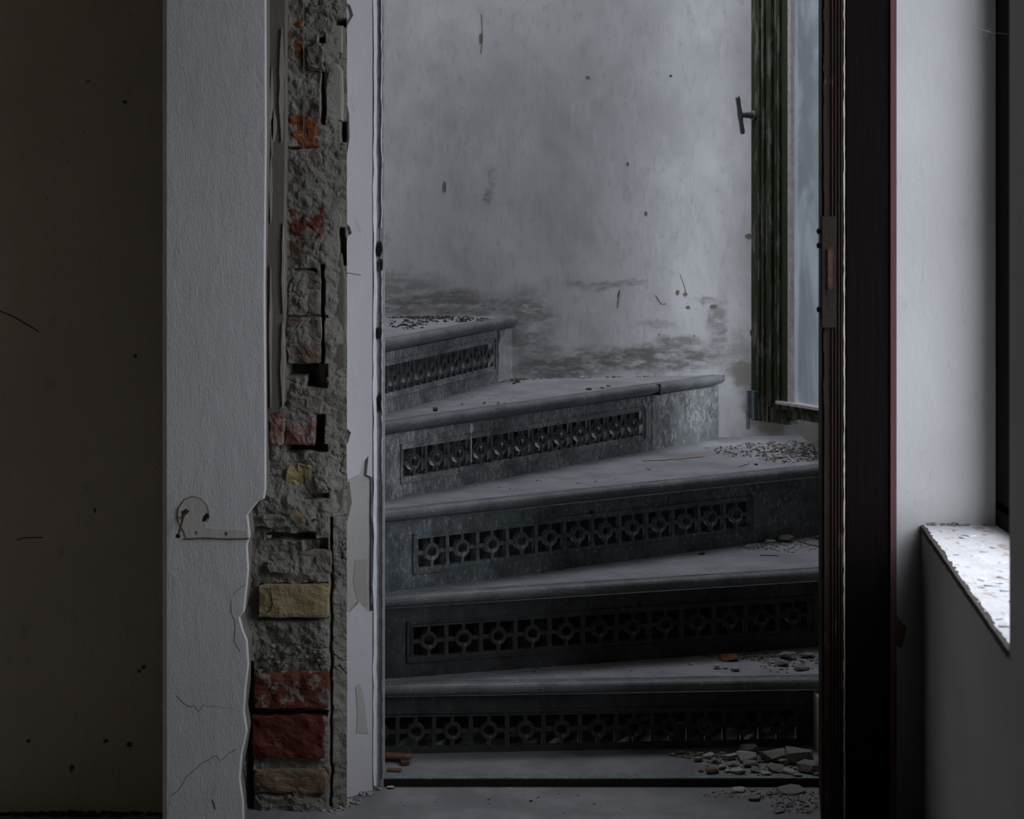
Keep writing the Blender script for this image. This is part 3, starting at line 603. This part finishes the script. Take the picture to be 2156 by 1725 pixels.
for k in range(0, 6):
    nxt = ln(k+1)
    poly = [(-3, 0), (3, 0), (3, 8), (-3, 8)]
    if k:
        o, u, n = ln(k); f = o+n*.012
        poly = clip(poly, (n.x, n.y), n.x*f.x+n.y*f.y)
    else: poly = clip(poly, (0, -1), -(YD+.030))
    o2, u2, n2 = nxt; b2 = o2-n2*.03
    poly = clip(poly, (-n2.x, -n2.y), -(n2.x*b2.x+n2.y*b2.y))
    poly = clip(poly, (1, 0), XS+.005 if k else .64); poly = clip(poly, (-1, 0), .41 if k < 5 else 1.0); poly = clip(poly, (-.2, 1), 4.675)
    if k > 1: poly = clip(poly, (0, -1), -3.535)
    ang = RS[max(k, 1)][2]
    bm = B(); prism(bm, poly, TOP[k]-.016, TOP[k])
    org = Vector((RS[max(k, 1)][0], RS[max(k, 1)][1], TOP[k])); Mx = Matrix.Translation(org) @ Matrix.Rotation(math.radians(ang), 4, 'Z')
    bmesh.ops.transform(bm, matrix=Mx.inverted(), verts=bm.verts)
    M0 = M['tread'] if k else M['floor']
    t = link('tread' if k else 'landing', bm, M0, stair); t.matrix_parent_inverse = Matrix.Identity(4); t.matrix_basis = Matrix.Translation((-AX[0], -AX[1], 0)) @ Mx
    if k:      # bullnose with a bead under it, at the front of the tread
        bm = B(); L0 = -.28 if k < 5 else -.45
        o, u, n = ln(k)
        # right end at the walls
        e = [];
        if u.x > .01: e.append((XS-o.x)/u.x)
        den = u.y-.2*u.x
        if den > .01: e.append((4.665+.2*o.x-o.y)/den)
        L1 = min(q for q in e if q > 0)-.002
        prof = [(-.012, .0004), (-.003, .0004), (-.001, -.0022), (.002, -.0022), (.005, .0008), (.010, .0010)]
        for i in range(9): a = math.pi/2-math.pi*i/8; prof.append((.013+.0112*math.cos(a), -.0104+.0112*math.sin(a)))
        prof += [(.008, -.0222), (.005, -.0258), (-.012, -.0258)]
        sweep(bm, prof, (L0, 0, 0), (L1, 0, 0), (0, -1, 0), (0, 0, 1))
        bmesh.ops.translate(bm, verts=bm.verts, vec=(0, 0, .0008))
        nz = link('nosing', bm, M['nose'], t, False); nz.matrix_parent_inverse = Matrix.Identity(4)
        # riser of this step
        z0, z1 = TOP[k-1]-TOP[k], -.0285; cz = CZ[k]-TOP[k]
        j0, j1 = {1: (-1, 10), 2: (0, 11), 3: (0, 11), 4: (0, 11), 5: (-2, 8)}[k]
        s0, s1 = (j0-.5)*PITCH+.002, (j1+.5)*PITCH; zh = .0300
        if k == 5: L1r = min(L1, s1+.028)
        else: L1r = L1
        bm = B(); TH = .011
        box(bm, (L0, 0, z0), (s0, TH, z1)); box(bm, (s1, 0, z0), (L1r, TH, z1)); box(bm, (s0, 0, z0), (s1, TH, cz-zh)); box(bm, (s0, 0, cz+zh), (s1, TH, z1))
        bmesh.ops.remove_doubles(bm, verts=bm.verts, dist=1e-5)
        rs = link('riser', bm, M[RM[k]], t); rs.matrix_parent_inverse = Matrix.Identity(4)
        # raised frame line round the grille
        bw = .0034; ex = .0115
        bm = B()
        for a, b in (((s0-ex, cz-zh-ex), (s1+ex, cz-zh-ex+bw)), ((s0-ex, cz+zh+ex-bw), (s1+ex, cz+zh+ex)), ((s0-ex, cz-zh-ex), (s0-ex+bw, cz+zh+ex)), ((s1+ex-bw, cz-zh-ex), (s1+ex, cz+zh+ex))):
            box(bm, (a[0], -.0042, a[1]), (b[0], .002, b[1]))
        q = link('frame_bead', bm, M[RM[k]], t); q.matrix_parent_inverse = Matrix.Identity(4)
        for j in range(j0, j1+1):
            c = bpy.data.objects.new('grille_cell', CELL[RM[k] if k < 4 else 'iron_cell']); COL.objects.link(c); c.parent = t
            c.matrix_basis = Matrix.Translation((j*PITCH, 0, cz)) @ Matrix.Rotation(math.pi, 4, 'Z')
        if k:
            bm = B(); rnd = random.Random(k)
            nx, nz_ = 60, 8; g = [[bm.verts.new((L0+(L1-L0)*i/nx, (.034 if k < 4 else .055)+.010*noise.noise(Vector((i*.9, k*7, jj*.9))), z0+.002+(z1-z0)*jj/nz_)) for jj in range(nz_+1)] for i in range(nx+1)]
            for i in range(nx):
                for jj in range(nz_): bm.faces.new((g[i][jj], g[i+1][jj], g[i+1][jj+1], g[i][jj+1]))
            q = link('backing', bm, M['void'] if k == 3 else M['void_shade'], t); q.matrix_parent_inverse = Matrix.Identity(4)  # near-black sheet paints in the unlit void; riser three shows debris instead
        if k in (2, 3):
            bm = B(); tube(bm, [(.40 if k == 3 else .455, .004, -.052), (.40 if k == 3 else .455, -.004, -.052)], .004, 10); q = link('bolt', bm, M['rust_dark'], t); q.matrix_parent_inverse = Matrix.Identity(4)
bm = B(); tube(bm, [(AX[0]-.03, AX[1], 0), (AX[0]-.03, AX[1], 2.4)], .03, 20); link('newel', bm, M['iron'], stair)
# limed end plates at the right of risers four and five
def plate(k, s0, s1, mat, name='end_plate'):
    o, u, n = ln(k); bm = B(); z0, z1 = TOP[k-1], TOP[k]-.03
    slab(bm, [o+u*s0+n*.0015+Vector((0, 0, z0)), o+u*s1+n*.0015+Vector((0, 0, z0)), o+u*s1+n*.0015+Vector((0, 0, z1)), o+u*s0+n*.0015+Vector((0, 0, z1))], -n*.006)
    return link(name, bm, M[mat], stair)
plate(4, .885, 1.20, 'iron_limed')
o, u, n = ln(5); rnd = random.Random(3); bm = B(); zz = [TOP[4]+(TOP[5]-.03-TOP[4])*i/8 for i in range(9)]
slab(bm, [o+u*(.648+rnd.uniform(-.006, .008)+.012*(i/8))+n*.004+Vector((0, 0, zz[i])) for i in range(9)]+[o+u*(.76)+n*.004+Vector((0, 0, zz[i])) for i in (8, 0)], -n*.012); link('plaster_fillet', bm, M['back'], stair)

o, u, n = ln(4)
def r4(s, d, z): return o+u*s+n*d+Vector((0, 0, z))
bm = B(); slab(bm, [r4(.884, .0, TOP[4]-.026), r4(.8872, .0, TOP[4]-.026), r4(.8872, .0, TOP[4]+.0016), r4(.884, .0, TOP[4]+.0016)], n*.0272); link('nosing_joint', bm, M['crack'], stair)
rnd = random.Random(8); zs = [TOP[4]-.031-.085*i/12 for i in range(13)]
bm = B(); slab(bm, [r4(.183+rnd.uniform(-.0015, .001)-(.004 if i in (1, 2) else 0), .0022, z) for i, z in enumerate(zs)]+[r4(.1858+rnd.uniform(-.001, .0015)+(.005 if i in (1, 2) else 0), .0022, z) for i, z in reversed(list(enumerate(zs)))], -n*.004); link('paint_drip', bm, M['paint'], stair)
# ------------------------------------------------------------------ doors
def leaf(name, near, far, z0, z1, mat, label):
    # near / far: (x_left, x_right, y)
    e = empty(name, (far[0], far[2], z0), label, 'door', kind='structure'); bm = B()
    prism(bm, [(near[0], near[2]), (near[1], near[2]), (far[1], far[2]), (far[0], far[2])], z0, z1)
    bmesh.ops.bevel(bm, geom=[q for q in bm.edges if abs(q.verts[0].co.z-q.verts[1].co.z) > .5], offset=.0045, segments=4, affect='EDGES')
    link('leaf', bm, M[mat], e); return e
YA = 3.145
A_ = leaf('door_1', (XX(1730, YA), XX(1778, YA), YA), (.605, .650, 3.44), .0165, 2.6, 'brown_door', 'dark brown door leaf seen edge on with a rusty lock plate')
def fa(px, py, dy=0.0): return W(px, py, YA+dy)
for x in (1752, 1759, 1766, 1772):       # mouldings of the edge
    bm = B(); a = fa(x, -800); b = fa(x, 1740); box(bm, (a.x-.0012, YA-.0035, b.z), (a.x+.0012, YA+.002, a.z)); link('moulding', bm, M['brown_door'], A_)
bm = B(); a = fa(1730, 690); b = fa(1760, 456); box(bm, (a.x-.002, YA-.008, a.z), (b.x, YA+.004, b.z))
bmesh.ops.bevel(bm, geom=bm.edges[:], offset=.0015, segments=2, affect='EDGES')
lk = tag(link('lock_plate', bm, M['rust_dark'], A_), 'rusty iron lock plate')
bm = B(); a = fa(1738, 610); b = fa(1751, 524); box(bm, (a.x, YA-.0115, a.z), (b.x, YA, b.z)); bmesh.ops.bevel(bm, geom=bm.edges[:], offset=.002, segments=2, affect='EDGES'); link('latch_bolt', bm, M['rust'], lk)
bm = B(); a = fa(1737, 622); b = fa(1753, 610); box(bm, (a.x, YA-.0088, a.z), (b.x, YA, b.z)); link('keyhole', bm, M['black'], lk)
for y in (487, 517, 652):
    bm = B(); c = fa(1729, y); tube(bm, [(c.x+.002, YA+.004, c.z), (c.x-.002, YA+.004, c.z), (c.x-.0055, YA+.004, c.z), (c.x-.007, YA+.004, c.z)], [.0055, .0055, .005, .0028], 10); link('screw_head', bm, M['rust_dark'], lk)
bm = B(); ragged(bm, 1776.5, 1779, YA+.001, -800, 1735, .9, 21, .006, 180, .001); link('paint_and_light_edge', bm, M['under'], A_)  # pale strip painted in for the lit wall glimpsed through the gap
for s, (y0, y1, w) in enumerate(((20, 45, 8), (115, 150, 8), (175, 400, 9), (700, 740, 7), (800, 850, 6), (560, 590, 5))):
    bm = B(); rnd = random.Random(70+s); n = 12; pts = [(1733+rnd.uniform(0, 2), y0+(y1-y0)*i/(n-1)) for i in range(n)]+[(1736+w*math.sin(math.pi*(n-1-i+.4)/n)*rnd.uniform(.5, 1), y0+(y1-y0)*(n-1-i)/(n-1)) for i in range(n)]
    slab(bm, [fa(a, b, -.0015) for a, b in pts], (0, .003, 0)); link('paint_flake', bm, M['rust_dark'], A_)
D_ = leaf('door_2', (XX(1777, 3.16), XX(1887, 3.16), 3.16), (.655, .7045, 3.235), .012, 2.6, 'red_door', 'near black red brown door leaf standing open beside the pale wall')
q0 = XX(1868, 3.16); bm = B(); box(bm, (q0, 3.156, .012), (XX(1888, 3.16), 3.169, 2.6))
bmesh.ops.bevel(bm, geom=[e for e in bm.edges if abs(e.verts[0].co.z-e.verts[1].co.z) > .5], offset=.005, segments=4, affect='EDGES'); link('lit_edge_strip', bm, M['lit_nose'], D_)

# ------------------------------------------------------------------ stairwell window with its open casement
w2 = empty('window_2', (XS+.1, 4.4, Z0), 'stairwell window with a peeling green casement standing ajar', 'window', kind='structure')
CA = Vector((.6355, 4.514, 0)); u = Vector((.088, -.159, 0)).normalized(); nI = Vector((-u.y*-1, 0, 0))
nI = Vector((u.y, -u.x, 0))                    # faces the room: left and towards the viewer
if nI.x > 0: nI = -nI
ZB = ZZ(873, 4.45); ZTc = 2.15; CW = .56
def cq(s, d, z): return CA+u*s+nI*d+Vector((0, 0, z))
def cbar(bm, s0, s1, d0, d1, z0, z1):
    vs = [bm.verts.new(cq(s, d, z)) for s in (s0, s1) for d in (d0, d1) for z in (z0, z1)]
    for f in ((0,1,3,2), (4,6,7,5), (0,4,5,1), (2,3,7,6), (0,2,6,4), (1,5,7,3)): bm.faces.new([vs[i] for i in f])
cs = bpy.data.objects.new('casement', None)
bm = B(); cbar(bm, 0, .125, -.04, 0, ZB-.02, ZTc); cbar(bm, 0, .032, -.04, .012, ZB-.02, ZTc)
for s, w, d in ((.037, .011, .010), (.052, .009, .006), (.066, .014, .012), (.085, .007, .006), (.097, .010, .008)): cbar(bm, s, s+w, -.01, d, ZB-.02 if s < .06 else ZB+.02, ZTc)
cs = link('casement', bm, M['green'], w2)
bm = B(); cbar(bm, .110, .1345, -.03, .002, ZB+.030, ZTc); link('sash_stile', bm, M['green_clean'], cs)
bm = B(); cbar(bm, .120, CW, -.04, 0, ZB-.002, ZB+.035); cbar(bm, .07, CW, -.02, .007, ZB+.018, ZB+.030); link('bottom_rail', bm, M['green'], cs)
bm = B(); cbar(bm, .10, CW, -.02, .014, ZB+.030, ZB+.037); link('drip_moulding', bm, M['putty'], cs)
bm = B(); cbar(bm, CW-.06, CW, -.04, 0, ZB, ZTc); cbar(bm, 0, CW, -.04, 0, ZTc-.05, ZTc); link('hinge_stile', bm, M['green'], cs)
bm = B(); cbar(bm, .1340, .1460, -.02, .0030, ZB+.037, ZTc-.05); link('putty_line', bm, M['putty'], cs)
bm = B(); cbar(bm, .135, CW-.05, -.010, -.007, ZB+.03, ZTc-.05); link('pane', bm, M['glass'], cs)
# T handle
hz = ZZ(243, 4.50); base = cq(.010, .012, hz)
tipx = on_plan(1561, (CA.x+nI.x*.05+u.x*.01, CA.y+nI.y*.05+u.y*.01), (CA.x+u.x*.01, CA.y+u.y*.01))
L = .040
bm = B(); tube(bm, [base, base+nI*.004, base+nI*.006, base+nI*.016, base+nI*L], [.0125, .0125, .009, .0075, .006], 14); h = link('handle', bm, M['steel'], cs)
bm = B(); c = base+nI*(L+.002); up = (Vector((0, 0, 1))+nI*.17).normalized()
tube(bm, [c-up*.048, c-up*.044, c-up*.02, c, c+up*.02, c+up*.044, c+up*.048], [.0035, .0062, .0055, .0072, .0055, .0062, .0035], 12); link('lever', bm, M['steel'], h)
# bolt housing at the foot of the stile
zt, zb_ = ZZ(822, 4.51), ZZ(880, 4.51)
bm = B(); cbar(bm, -.002, .026, .012, .020, zb_, zt); bt = tag(link('bolt_housing', bm, M['zinc'], cs), 'teal metal bolt housing')
bm = B(); cbar(bm, .020, .026, .018, .024, zb_, zt); cbar(bm, -.004, .003, .016, .024, zb_, zt); link('housing_edge', bm, M['zinc_light'], bt)
bm = B(); q = cq(.0, .022, 0); tube(bm, [(q.x, q.y, ZZ(905, 4.5)), (q.x, q.y, ZZ(903, 4.5)), (q.x, q.y, ZZ(866, 4.5))], [.003, .0048, .0048], 10); tube(bm, [(q.x, q.y, ZZ(872, 4.5)), (q.x, q.y, ZZ(862, 4.5))], .0062, 10); link('bolt', bm, M['zinc_light'], bt)
# fixed frame in the opening
bm = B()
for a, b in (((XS+.10, Y0, Z0), (XS+.16, Y0+.05, Z1)), ((XS+.10, Y1-.03, Z0), (XS+.16, Y1+.03, Z1)), ((XS+.10, Y0, Z0), (XS+.16, Y1+.03, Z0+.04)), ((XS+.10, Y0, Z1-.05), (XS+.16, Y1+.03, Z1))): box(bm, a, b)
link('fixed_frame', bm, M['green'], w2)

# ------------------------------------------------------------------ rubble and litter
def ylim(x, z):
    k = min(range(6), key=lambda q: abs(TOP[q]-z))
    if z < TOP[0]-.01: return YD-.004
    lim = yback(x)-.006
    if k < 5:
        o, u, n = ln(k+1)
        if u.x > .05: lim = min(lim, o.y+(x-o.x)*u.y/u.x-.004/u.x)
    return lim
def stone(px, py, z, w, h, mat, label, group=None, name='rubble_stone', cat='stone', seed=None, depth=None, rot=None):
    rnd = random.Random(seed if seed is not None else px*7+py); p = G(px, py, z); k = p.y/F
    sx = w*k/2; sz = h*k/2*.72; bm = B()
    hull(bm, (p.x, p.y+sx*.4, z+sz*.9), (sx, depth or sx*.8, sz), rnd, 20, rnd.uniform(-.4, .4) if rot is None else rot, rnd.uniform(-.15, .15))
    zmin = min(v.co.z for v in bm.verts); dy = min(0, min(ylim(v.co.x, z)-v.co.y for v in bm.verts)); bmesh.ops.translate(bm, verts=bm.verts, vec=(0, dy, z-zmin-.0004))
    o = link(name, bm, M[mat], None, origin=(p.x, p.y+sx*.4, z)); tag(o, label, cat, group); return o
L0 = TOP[0]+.0003
g = 'rubble heaped at the right end of the landing'
big = [(1573, 1606, 54, 34, 'rubble', 'pale square chunk of plaster in the middle of the landing heap'),
       (1632, 1606, 70, 36, 'rubble2', 'wide flat brown chunk right of the pale square one on the landing'),
       (1682, 1610, 72, 50, 'rubble2', 'largest chunk of plaster against the right end of the landing'),
       (1707, 1628, 58, 36, 'rubble2', 'slanted chunk leaning by the frame in the landing heap'),
       (1536, 1601, 36, 22, 'rubble', 'rounded plaster lump left of the pale square chunk'),
       (1492, 1598, 32, 18, 'rubble', 'lump second from the left tip of the landing heap'),
       (1470, 1604, 26, 14, 'rubble', 'small lump at the front left of the landing heap'),
       (1556, 1630, 38, 20, 'rubble', 'pale wedge of plaster near the threshold rail'),
       (1500, 1630, 32, 20, 'tan', 'dark brick chip close to the threshold rail'),
       (1580, 1616, 42, 18, 'rubble2', 'dim lump just before the pale square chunk'),
       (1636, 1626, 46, 22, 'rubble2', 'brown lump before the wide flat chunk'),
       (1578, 1588, 46, 34, 'rubble2', 'dark piece at the back of the landing heap')]
for px, py, w, h, m, lab in big: stone(px, py, L0, w, h, m, lab, None if 0 else 'landing rubble')
for i, (px, py, w, h) in enumerate(((1506, 1608, 20, 14), (1522, 1621, 22, 12), (1542, 1615, 20, 10), (1534, 1627, 18, 10), (1595, 1628, 30, 14), (1612, 1632, 24, 10), (1650, 1612, 24, 20), (1662, 1630, 30, 14), (1420, 1583+6, 18, 8), (1436, 1588, 20, 9), (1452, 1590, 18, 10), (1416, 1592, 14, 8), (1440, 1596, 16, 8), (1550, 1594, 22, 12), (1610, 1594, 26, 16), (1664, 1594, 30, 20), (1700, 1594, 30, 18), (1680, 1636, 22, 9), (1720, 1634, 20, 10), (1474, 1590, 18, 9), (1502, 1588, 22, 10), (1521, 1590, 16, 10))):
    stone(px, py, L0, w, h, 'rubble' if i % 2 else 'rubble2', 'small plaster lump among the larger chunks heaped on the landing', g)
stone(1476, 1626, L0, 13, 8, 'old_wood', 'tiny dark brick chip lying apart left of the landing heap')
# stones on the room floor at the threshold
for px, py, w, h, m, lab in ((1556, 1668, 44, 10, 'rubble', 'flat pale flake on the floor below the landing heap'), (1594, 1674, 18, 8, 'rubble', 'small white chip on the floor before the threshold'), (1665, 1666, 66, 12, 'rubble2', 'long flat plaster flake on the floor at the right'),
      (1592, 1686, 40, 12, 'rubble2', 'dim brown flake on the floor nearest the viewer'), (1735, 1694, 18, 7, 'rubble', 'pale chip on the floor beside the brown door'), (1702, 1713, 14, 8, 'tan', 'yellowish chip on the floor at the lower right'), (1640, 1712, 26, 8, 'rubble2', 'dim flake at the bottom edge of the floor'),
      (822, 1661, 20, 8, 'rubble', 'white plaster chip on the floor at the left end of the threshold'), (797, 1664, 14, 8, 'rubble', 'white crumb at the foot of the left frame post'), (1076, 1662, 8, 4, 'rubble', 'tiny white crumb before the middle of the threshold'), (1118, 1688, 9, 5, 'dead_leaf', 'single black scrap on the floor before the threshold')):
    stone(px, py, .0004, w, h, m, lab, name='plaster_flake', cat='plaster flake')
# stones on tread one, two, three, four
for px, py, k, w, h, m, lab in ((1535, 1392, 1, 46, 20, 'old_wood', 'red brown brick fragment on the lowest tread'), (1510, 1409, 1, 18, 15, 'rubble', 'round grey lump before the brick fragment on the lowest tread'), (1549, 1414, 1, 22, 14, 'rubble', 'pointed grey lump right of the round one on the lowest tread'), (1527, 1409, 1, 12, 8, 'rubble', 'tiny lump between two grey lumps on the lowest tread'),
      (1454, 1400, 1, 10, 6, 'rubble', 'lone crumb left of the brick fragment on the lowest tread'), (1496, 1378, 1, 14, 9, 'tan', 'tan chip behind the brick fragment on the lowest tread'), (1662, 1390, 1, 46, 22, 'rubble2', 'long grey chunk at the right end of the lowest tread'), (1645, 1404, 1, 36, 18, 'rubble2', 'grey chunk before the long one on the lowest tread'), (1690, 1412, 1, 40, 16, 'rubble2', 'flat chunk at the front right of the lowest tread'), (1700, 1386, 1, 34, 16, 'rubble2', 'chunk in the right corner of the lowest tread'),
      (1620, 1142, 2, 26, 14, 'rubble', 'smooth grey lump beside the round stone on the second tread'), (1655, 1140, 2, 40, 24, 'rubble2', 'round brown stone at the back of the second tread'), (1577, 1154, 2, 16, 10, 'rubble', 'pale lump at the left of the grit on the second tread'), (1478, 1168, 2, 16, 8, 'dead_leaf', 'crumpled dead leaf on the second tread'), (1725, 1135, 2, 22, 12, 'rubble2', 'dim lump by the door edge on the second tread'),
      (1487, 944, 3, 10, 6, 'rubble', 'white crumb at the left of the grit on the third tread'), (1592, 980, 3, 9, 6, 'dead_leaf', 'dark pellet near the edge of the third tread'), (1365, 989, 3, 13, 6, 'pink_chip', 'small pink chip on the third tread'), (1692, 968, 3, 18, 8, 'rubble2', 'grey cylinder like crumb in the grit of the third tread'), (1640, 966, 3, 26, 12, 'rubble2', 'dark clod in the grit of the third tread'),
      (1090, 806, 4, 12, 11, 'dead_leaf', 'black round pellet in the corner of the fourth tread'), (1082, 809, 4, 8, 6, 'dead_leaf', 'small black crumb beside the round pellet on the fourth tread'), (916, 866, 4, 13, 14, 'dead_leaf', 'curled dark leaf near the left of the fourth tread'), (1240, 821, 4, 16, 6, 'dead_leaf', 'dark twig like litter on the fourth tread'), (1268, 818, 4, 9, 5, 'dead_leaf', 'dark scrap right of the litter on the fourth tread'), (1282, 814, 4, 12, 8, 'pink_chip', 'pinkish flake on the fourth tread'), (1225, 793, 4, 18, 7, 'rubble', 'tan plaster lump at the foot of the back wall')):
    stone(px, py, TOP[k]+.0004, w, h, m, lab)
# splinters and scraps
def stick(name, pts, k, r, mat, label, cat, flat=.35):
    z = (TOP[k] if k >= 0 else 0)+r*flat; p = [G(a, b, z) for a, b in pts]; bm = B(); tube(bm, p, r, 6)
    for v in bm.verts: v.co.z = z+(v.co.z-z)*flat+.0004
    tag(link(name, bm, M[mat], None, origin=p[0]), label, cat)
stick('wood_splinter', [(1352, 970), (1390, 969), (1430, 966), (1460, 963), (1482, 961)], 3, .0035, 'raw_wood', 'long pale wood splinter lying on the third tread', 'splinter')
stick('twig', [(1524, 950), (1540, 954), (1552, 957)], 3, .0022, 'old_wood', 'short dark twig in the grit on the third tread', 'twig')
stick('twig', [(1555, 984), (1566, 980), (1577, 977)], 3, .0015, 'dead_leaf', 'thin slanting twig near the edge of the third tread', 'twig')
stick('twig', [(1601, 1170), (1620, 1170), (1638, 1171)], 2, .0022, 'dead_leaf', 'dark straight twig on the second tread', 'twig')
stick('twig', [(1680, 1140), (1705, 1147), (1730, 1152)], 2, .0030, 'old_wood', 'brown stick slanting by the door edge on the second tread', 'twig')
def plank(px, py, w, d, h, mat, label, rz, lift=0.0):
    p = G(px, py, TOP[0]); bm = B(); box(bm, (-w/2, -d/2, 0), (w/2, d/2, h)); bmesh.ops.bevel(bm, geom=bm.edges[:], offset=.001, segments=1, affect='EDGES')
    bmesh.ops.transform(bm, matrix=Matrix.Translation((p.x, p.y, TOP[0]+.0006+lift)) @ Matrix.Rotation(rz, 4, 'Z'), verts=bm.verts)
    tag(link('wood_scrap', bm, M[mat], None, origin=(p.x, p.y, TOP[0])), label, 'wood scrap')
plank(835, 1604, .062, .024, .006, 'old_wood', 'flat brown wood scrap propped on a block at the left of the landing', -.12, .008)
plank(852, 1611, .016, .016, .0075, 'dead_leaf', 'small dark block under the wood scrap on the landing', .1)
plank(830, 1625, .028, .012, .005, 'old_wood', 'short brown wood scrap near the left end of the threshold', -.1)

def grit(name, label, spots, n, seed, s0, s1, mats='rubble2'):
    rnd = random.Random(seed); bm = B()
    for i in range(n):
        cx, cy, rx, ry, z = rnd.choice(spots); q = rnd.uniform(0, 6.283); r = math.sqrt(rnd.random())
        py = cy+math.sin(q)*r*ry; p = G(cx+math.cos(q)*r*rx, py, z); s = rnd.uniform(s0, s1)*(1.3-.6*r); p.y = min(p.y, ylim(p.x, z)-s*1.7) if z > -.01 else p.y
        t = bmesh.new(); hull(t, (p.x, p.y, z+s*.35), (s*rnd.uniform(.7, 1.6), s, s*.5), rnd, 8, rnd.uniform(0, 3))
        me = bpy.data.meshes.new('t'); t.to_mesh(me); t.free(); bm.from_mesh(me); bpy.data.meshes.remove(me)
    tag(link(name, bm, M[mats]), label, 'grit', kind='stuff')
T = TOP
grit('grit', 'dark grit and crumbs swept into the corner of the third tread', [(1600, 950, 100, 14, T[3]), (1650, 962, 60, 14, T[3]), (1690, 958, 40, 16, T[3]), (1640, 940, 90, 10, T[3])], 620, 1, .0018, .006, 'mortar')
grit('grit', 'pale grit scattered along the back of the second tread', [(1590, 1150, 50, 9, T[2]), (1660, 1152, 70, 12, T[2])], 260, 2, .0018, .0055, 'rubble')
grit('grit', 'brown grit at the right end of the lowest tread', [(1660, 1395, 70, 24, T[1]), (1600, 1382, 60, 10, T[1])], 240, 3, .002, .006)
grit('grit', 'fine crumbs between the stones on the landing', [(1600, 1610, 120, 24, T[0]), (1480, 1592, 60, 8, T[0])], 260, 4, .002, .006)
grit('grit', 'black crumbs along the back of the fifth tread', [(860, 682, 45, 12, T[5]), (960, 674, 75, 6, T[5]), (900, 668, 85, 5, T[5])], 240, 5, .0025, .007, 'dead_leaf')
grit('grit', 'crumbs in the inner corner of the fourth tread', [(1080, 800, 30, 7, T[4]), (1120, 796, 40, 4, T[4]), (1300, 792, 120, 3, T[4])], 130, 6, .002, .005)
grit('grit', 'dusty crumbs on the floor before the right of the threshold', [(1600, 1672, 130, 10, 0), (1680, 1695, 60, 18, 0)], 260, 7, .0015, .0045)
grit('grit', 'white crumbs at the foot of the plaster jamb', [(730, 1690, 36, 10, 0), (700, 1702, 30, 10, 0), (770, 1672, 20, 5, 0)], 150, 8, .002, .006, 'rubble')
grit('grit', 'sparse specks of litter over the ribbed treads', [(1200, 1020, 250, 12, T[3]), (1250, 1190, 300, 16, T[2]), (1050, 850, 180, 14, T[4]), (1200, 1415, 300, 10, T[1]), (1100, 1690, 260, 25, 0)], 90, 9, .0012, .0035, 'dead_leaf')
grit('grit', 'dark rubble along the foot of the brown recessed wall', [(160, 1716, 180, 5, -.05)], 220, 10, .003, .009, 'dead_leaf')
grit('grit', 'crumbs at the foot of the broken brickwork', [(610, 1735, 80, 10, 0)], 120, 11, .003, .009, 'mortar2')

# ------------------------------------------------------------------ outside
bm = B(); prism(bm, [(1.2, -60), (80, -60), (80, 60), (1.2, 60)], -4.2, -4.0)
tag(link('ground', bm, M['floor']), 'grey ground far below the windows', 'ground', kind='structure')
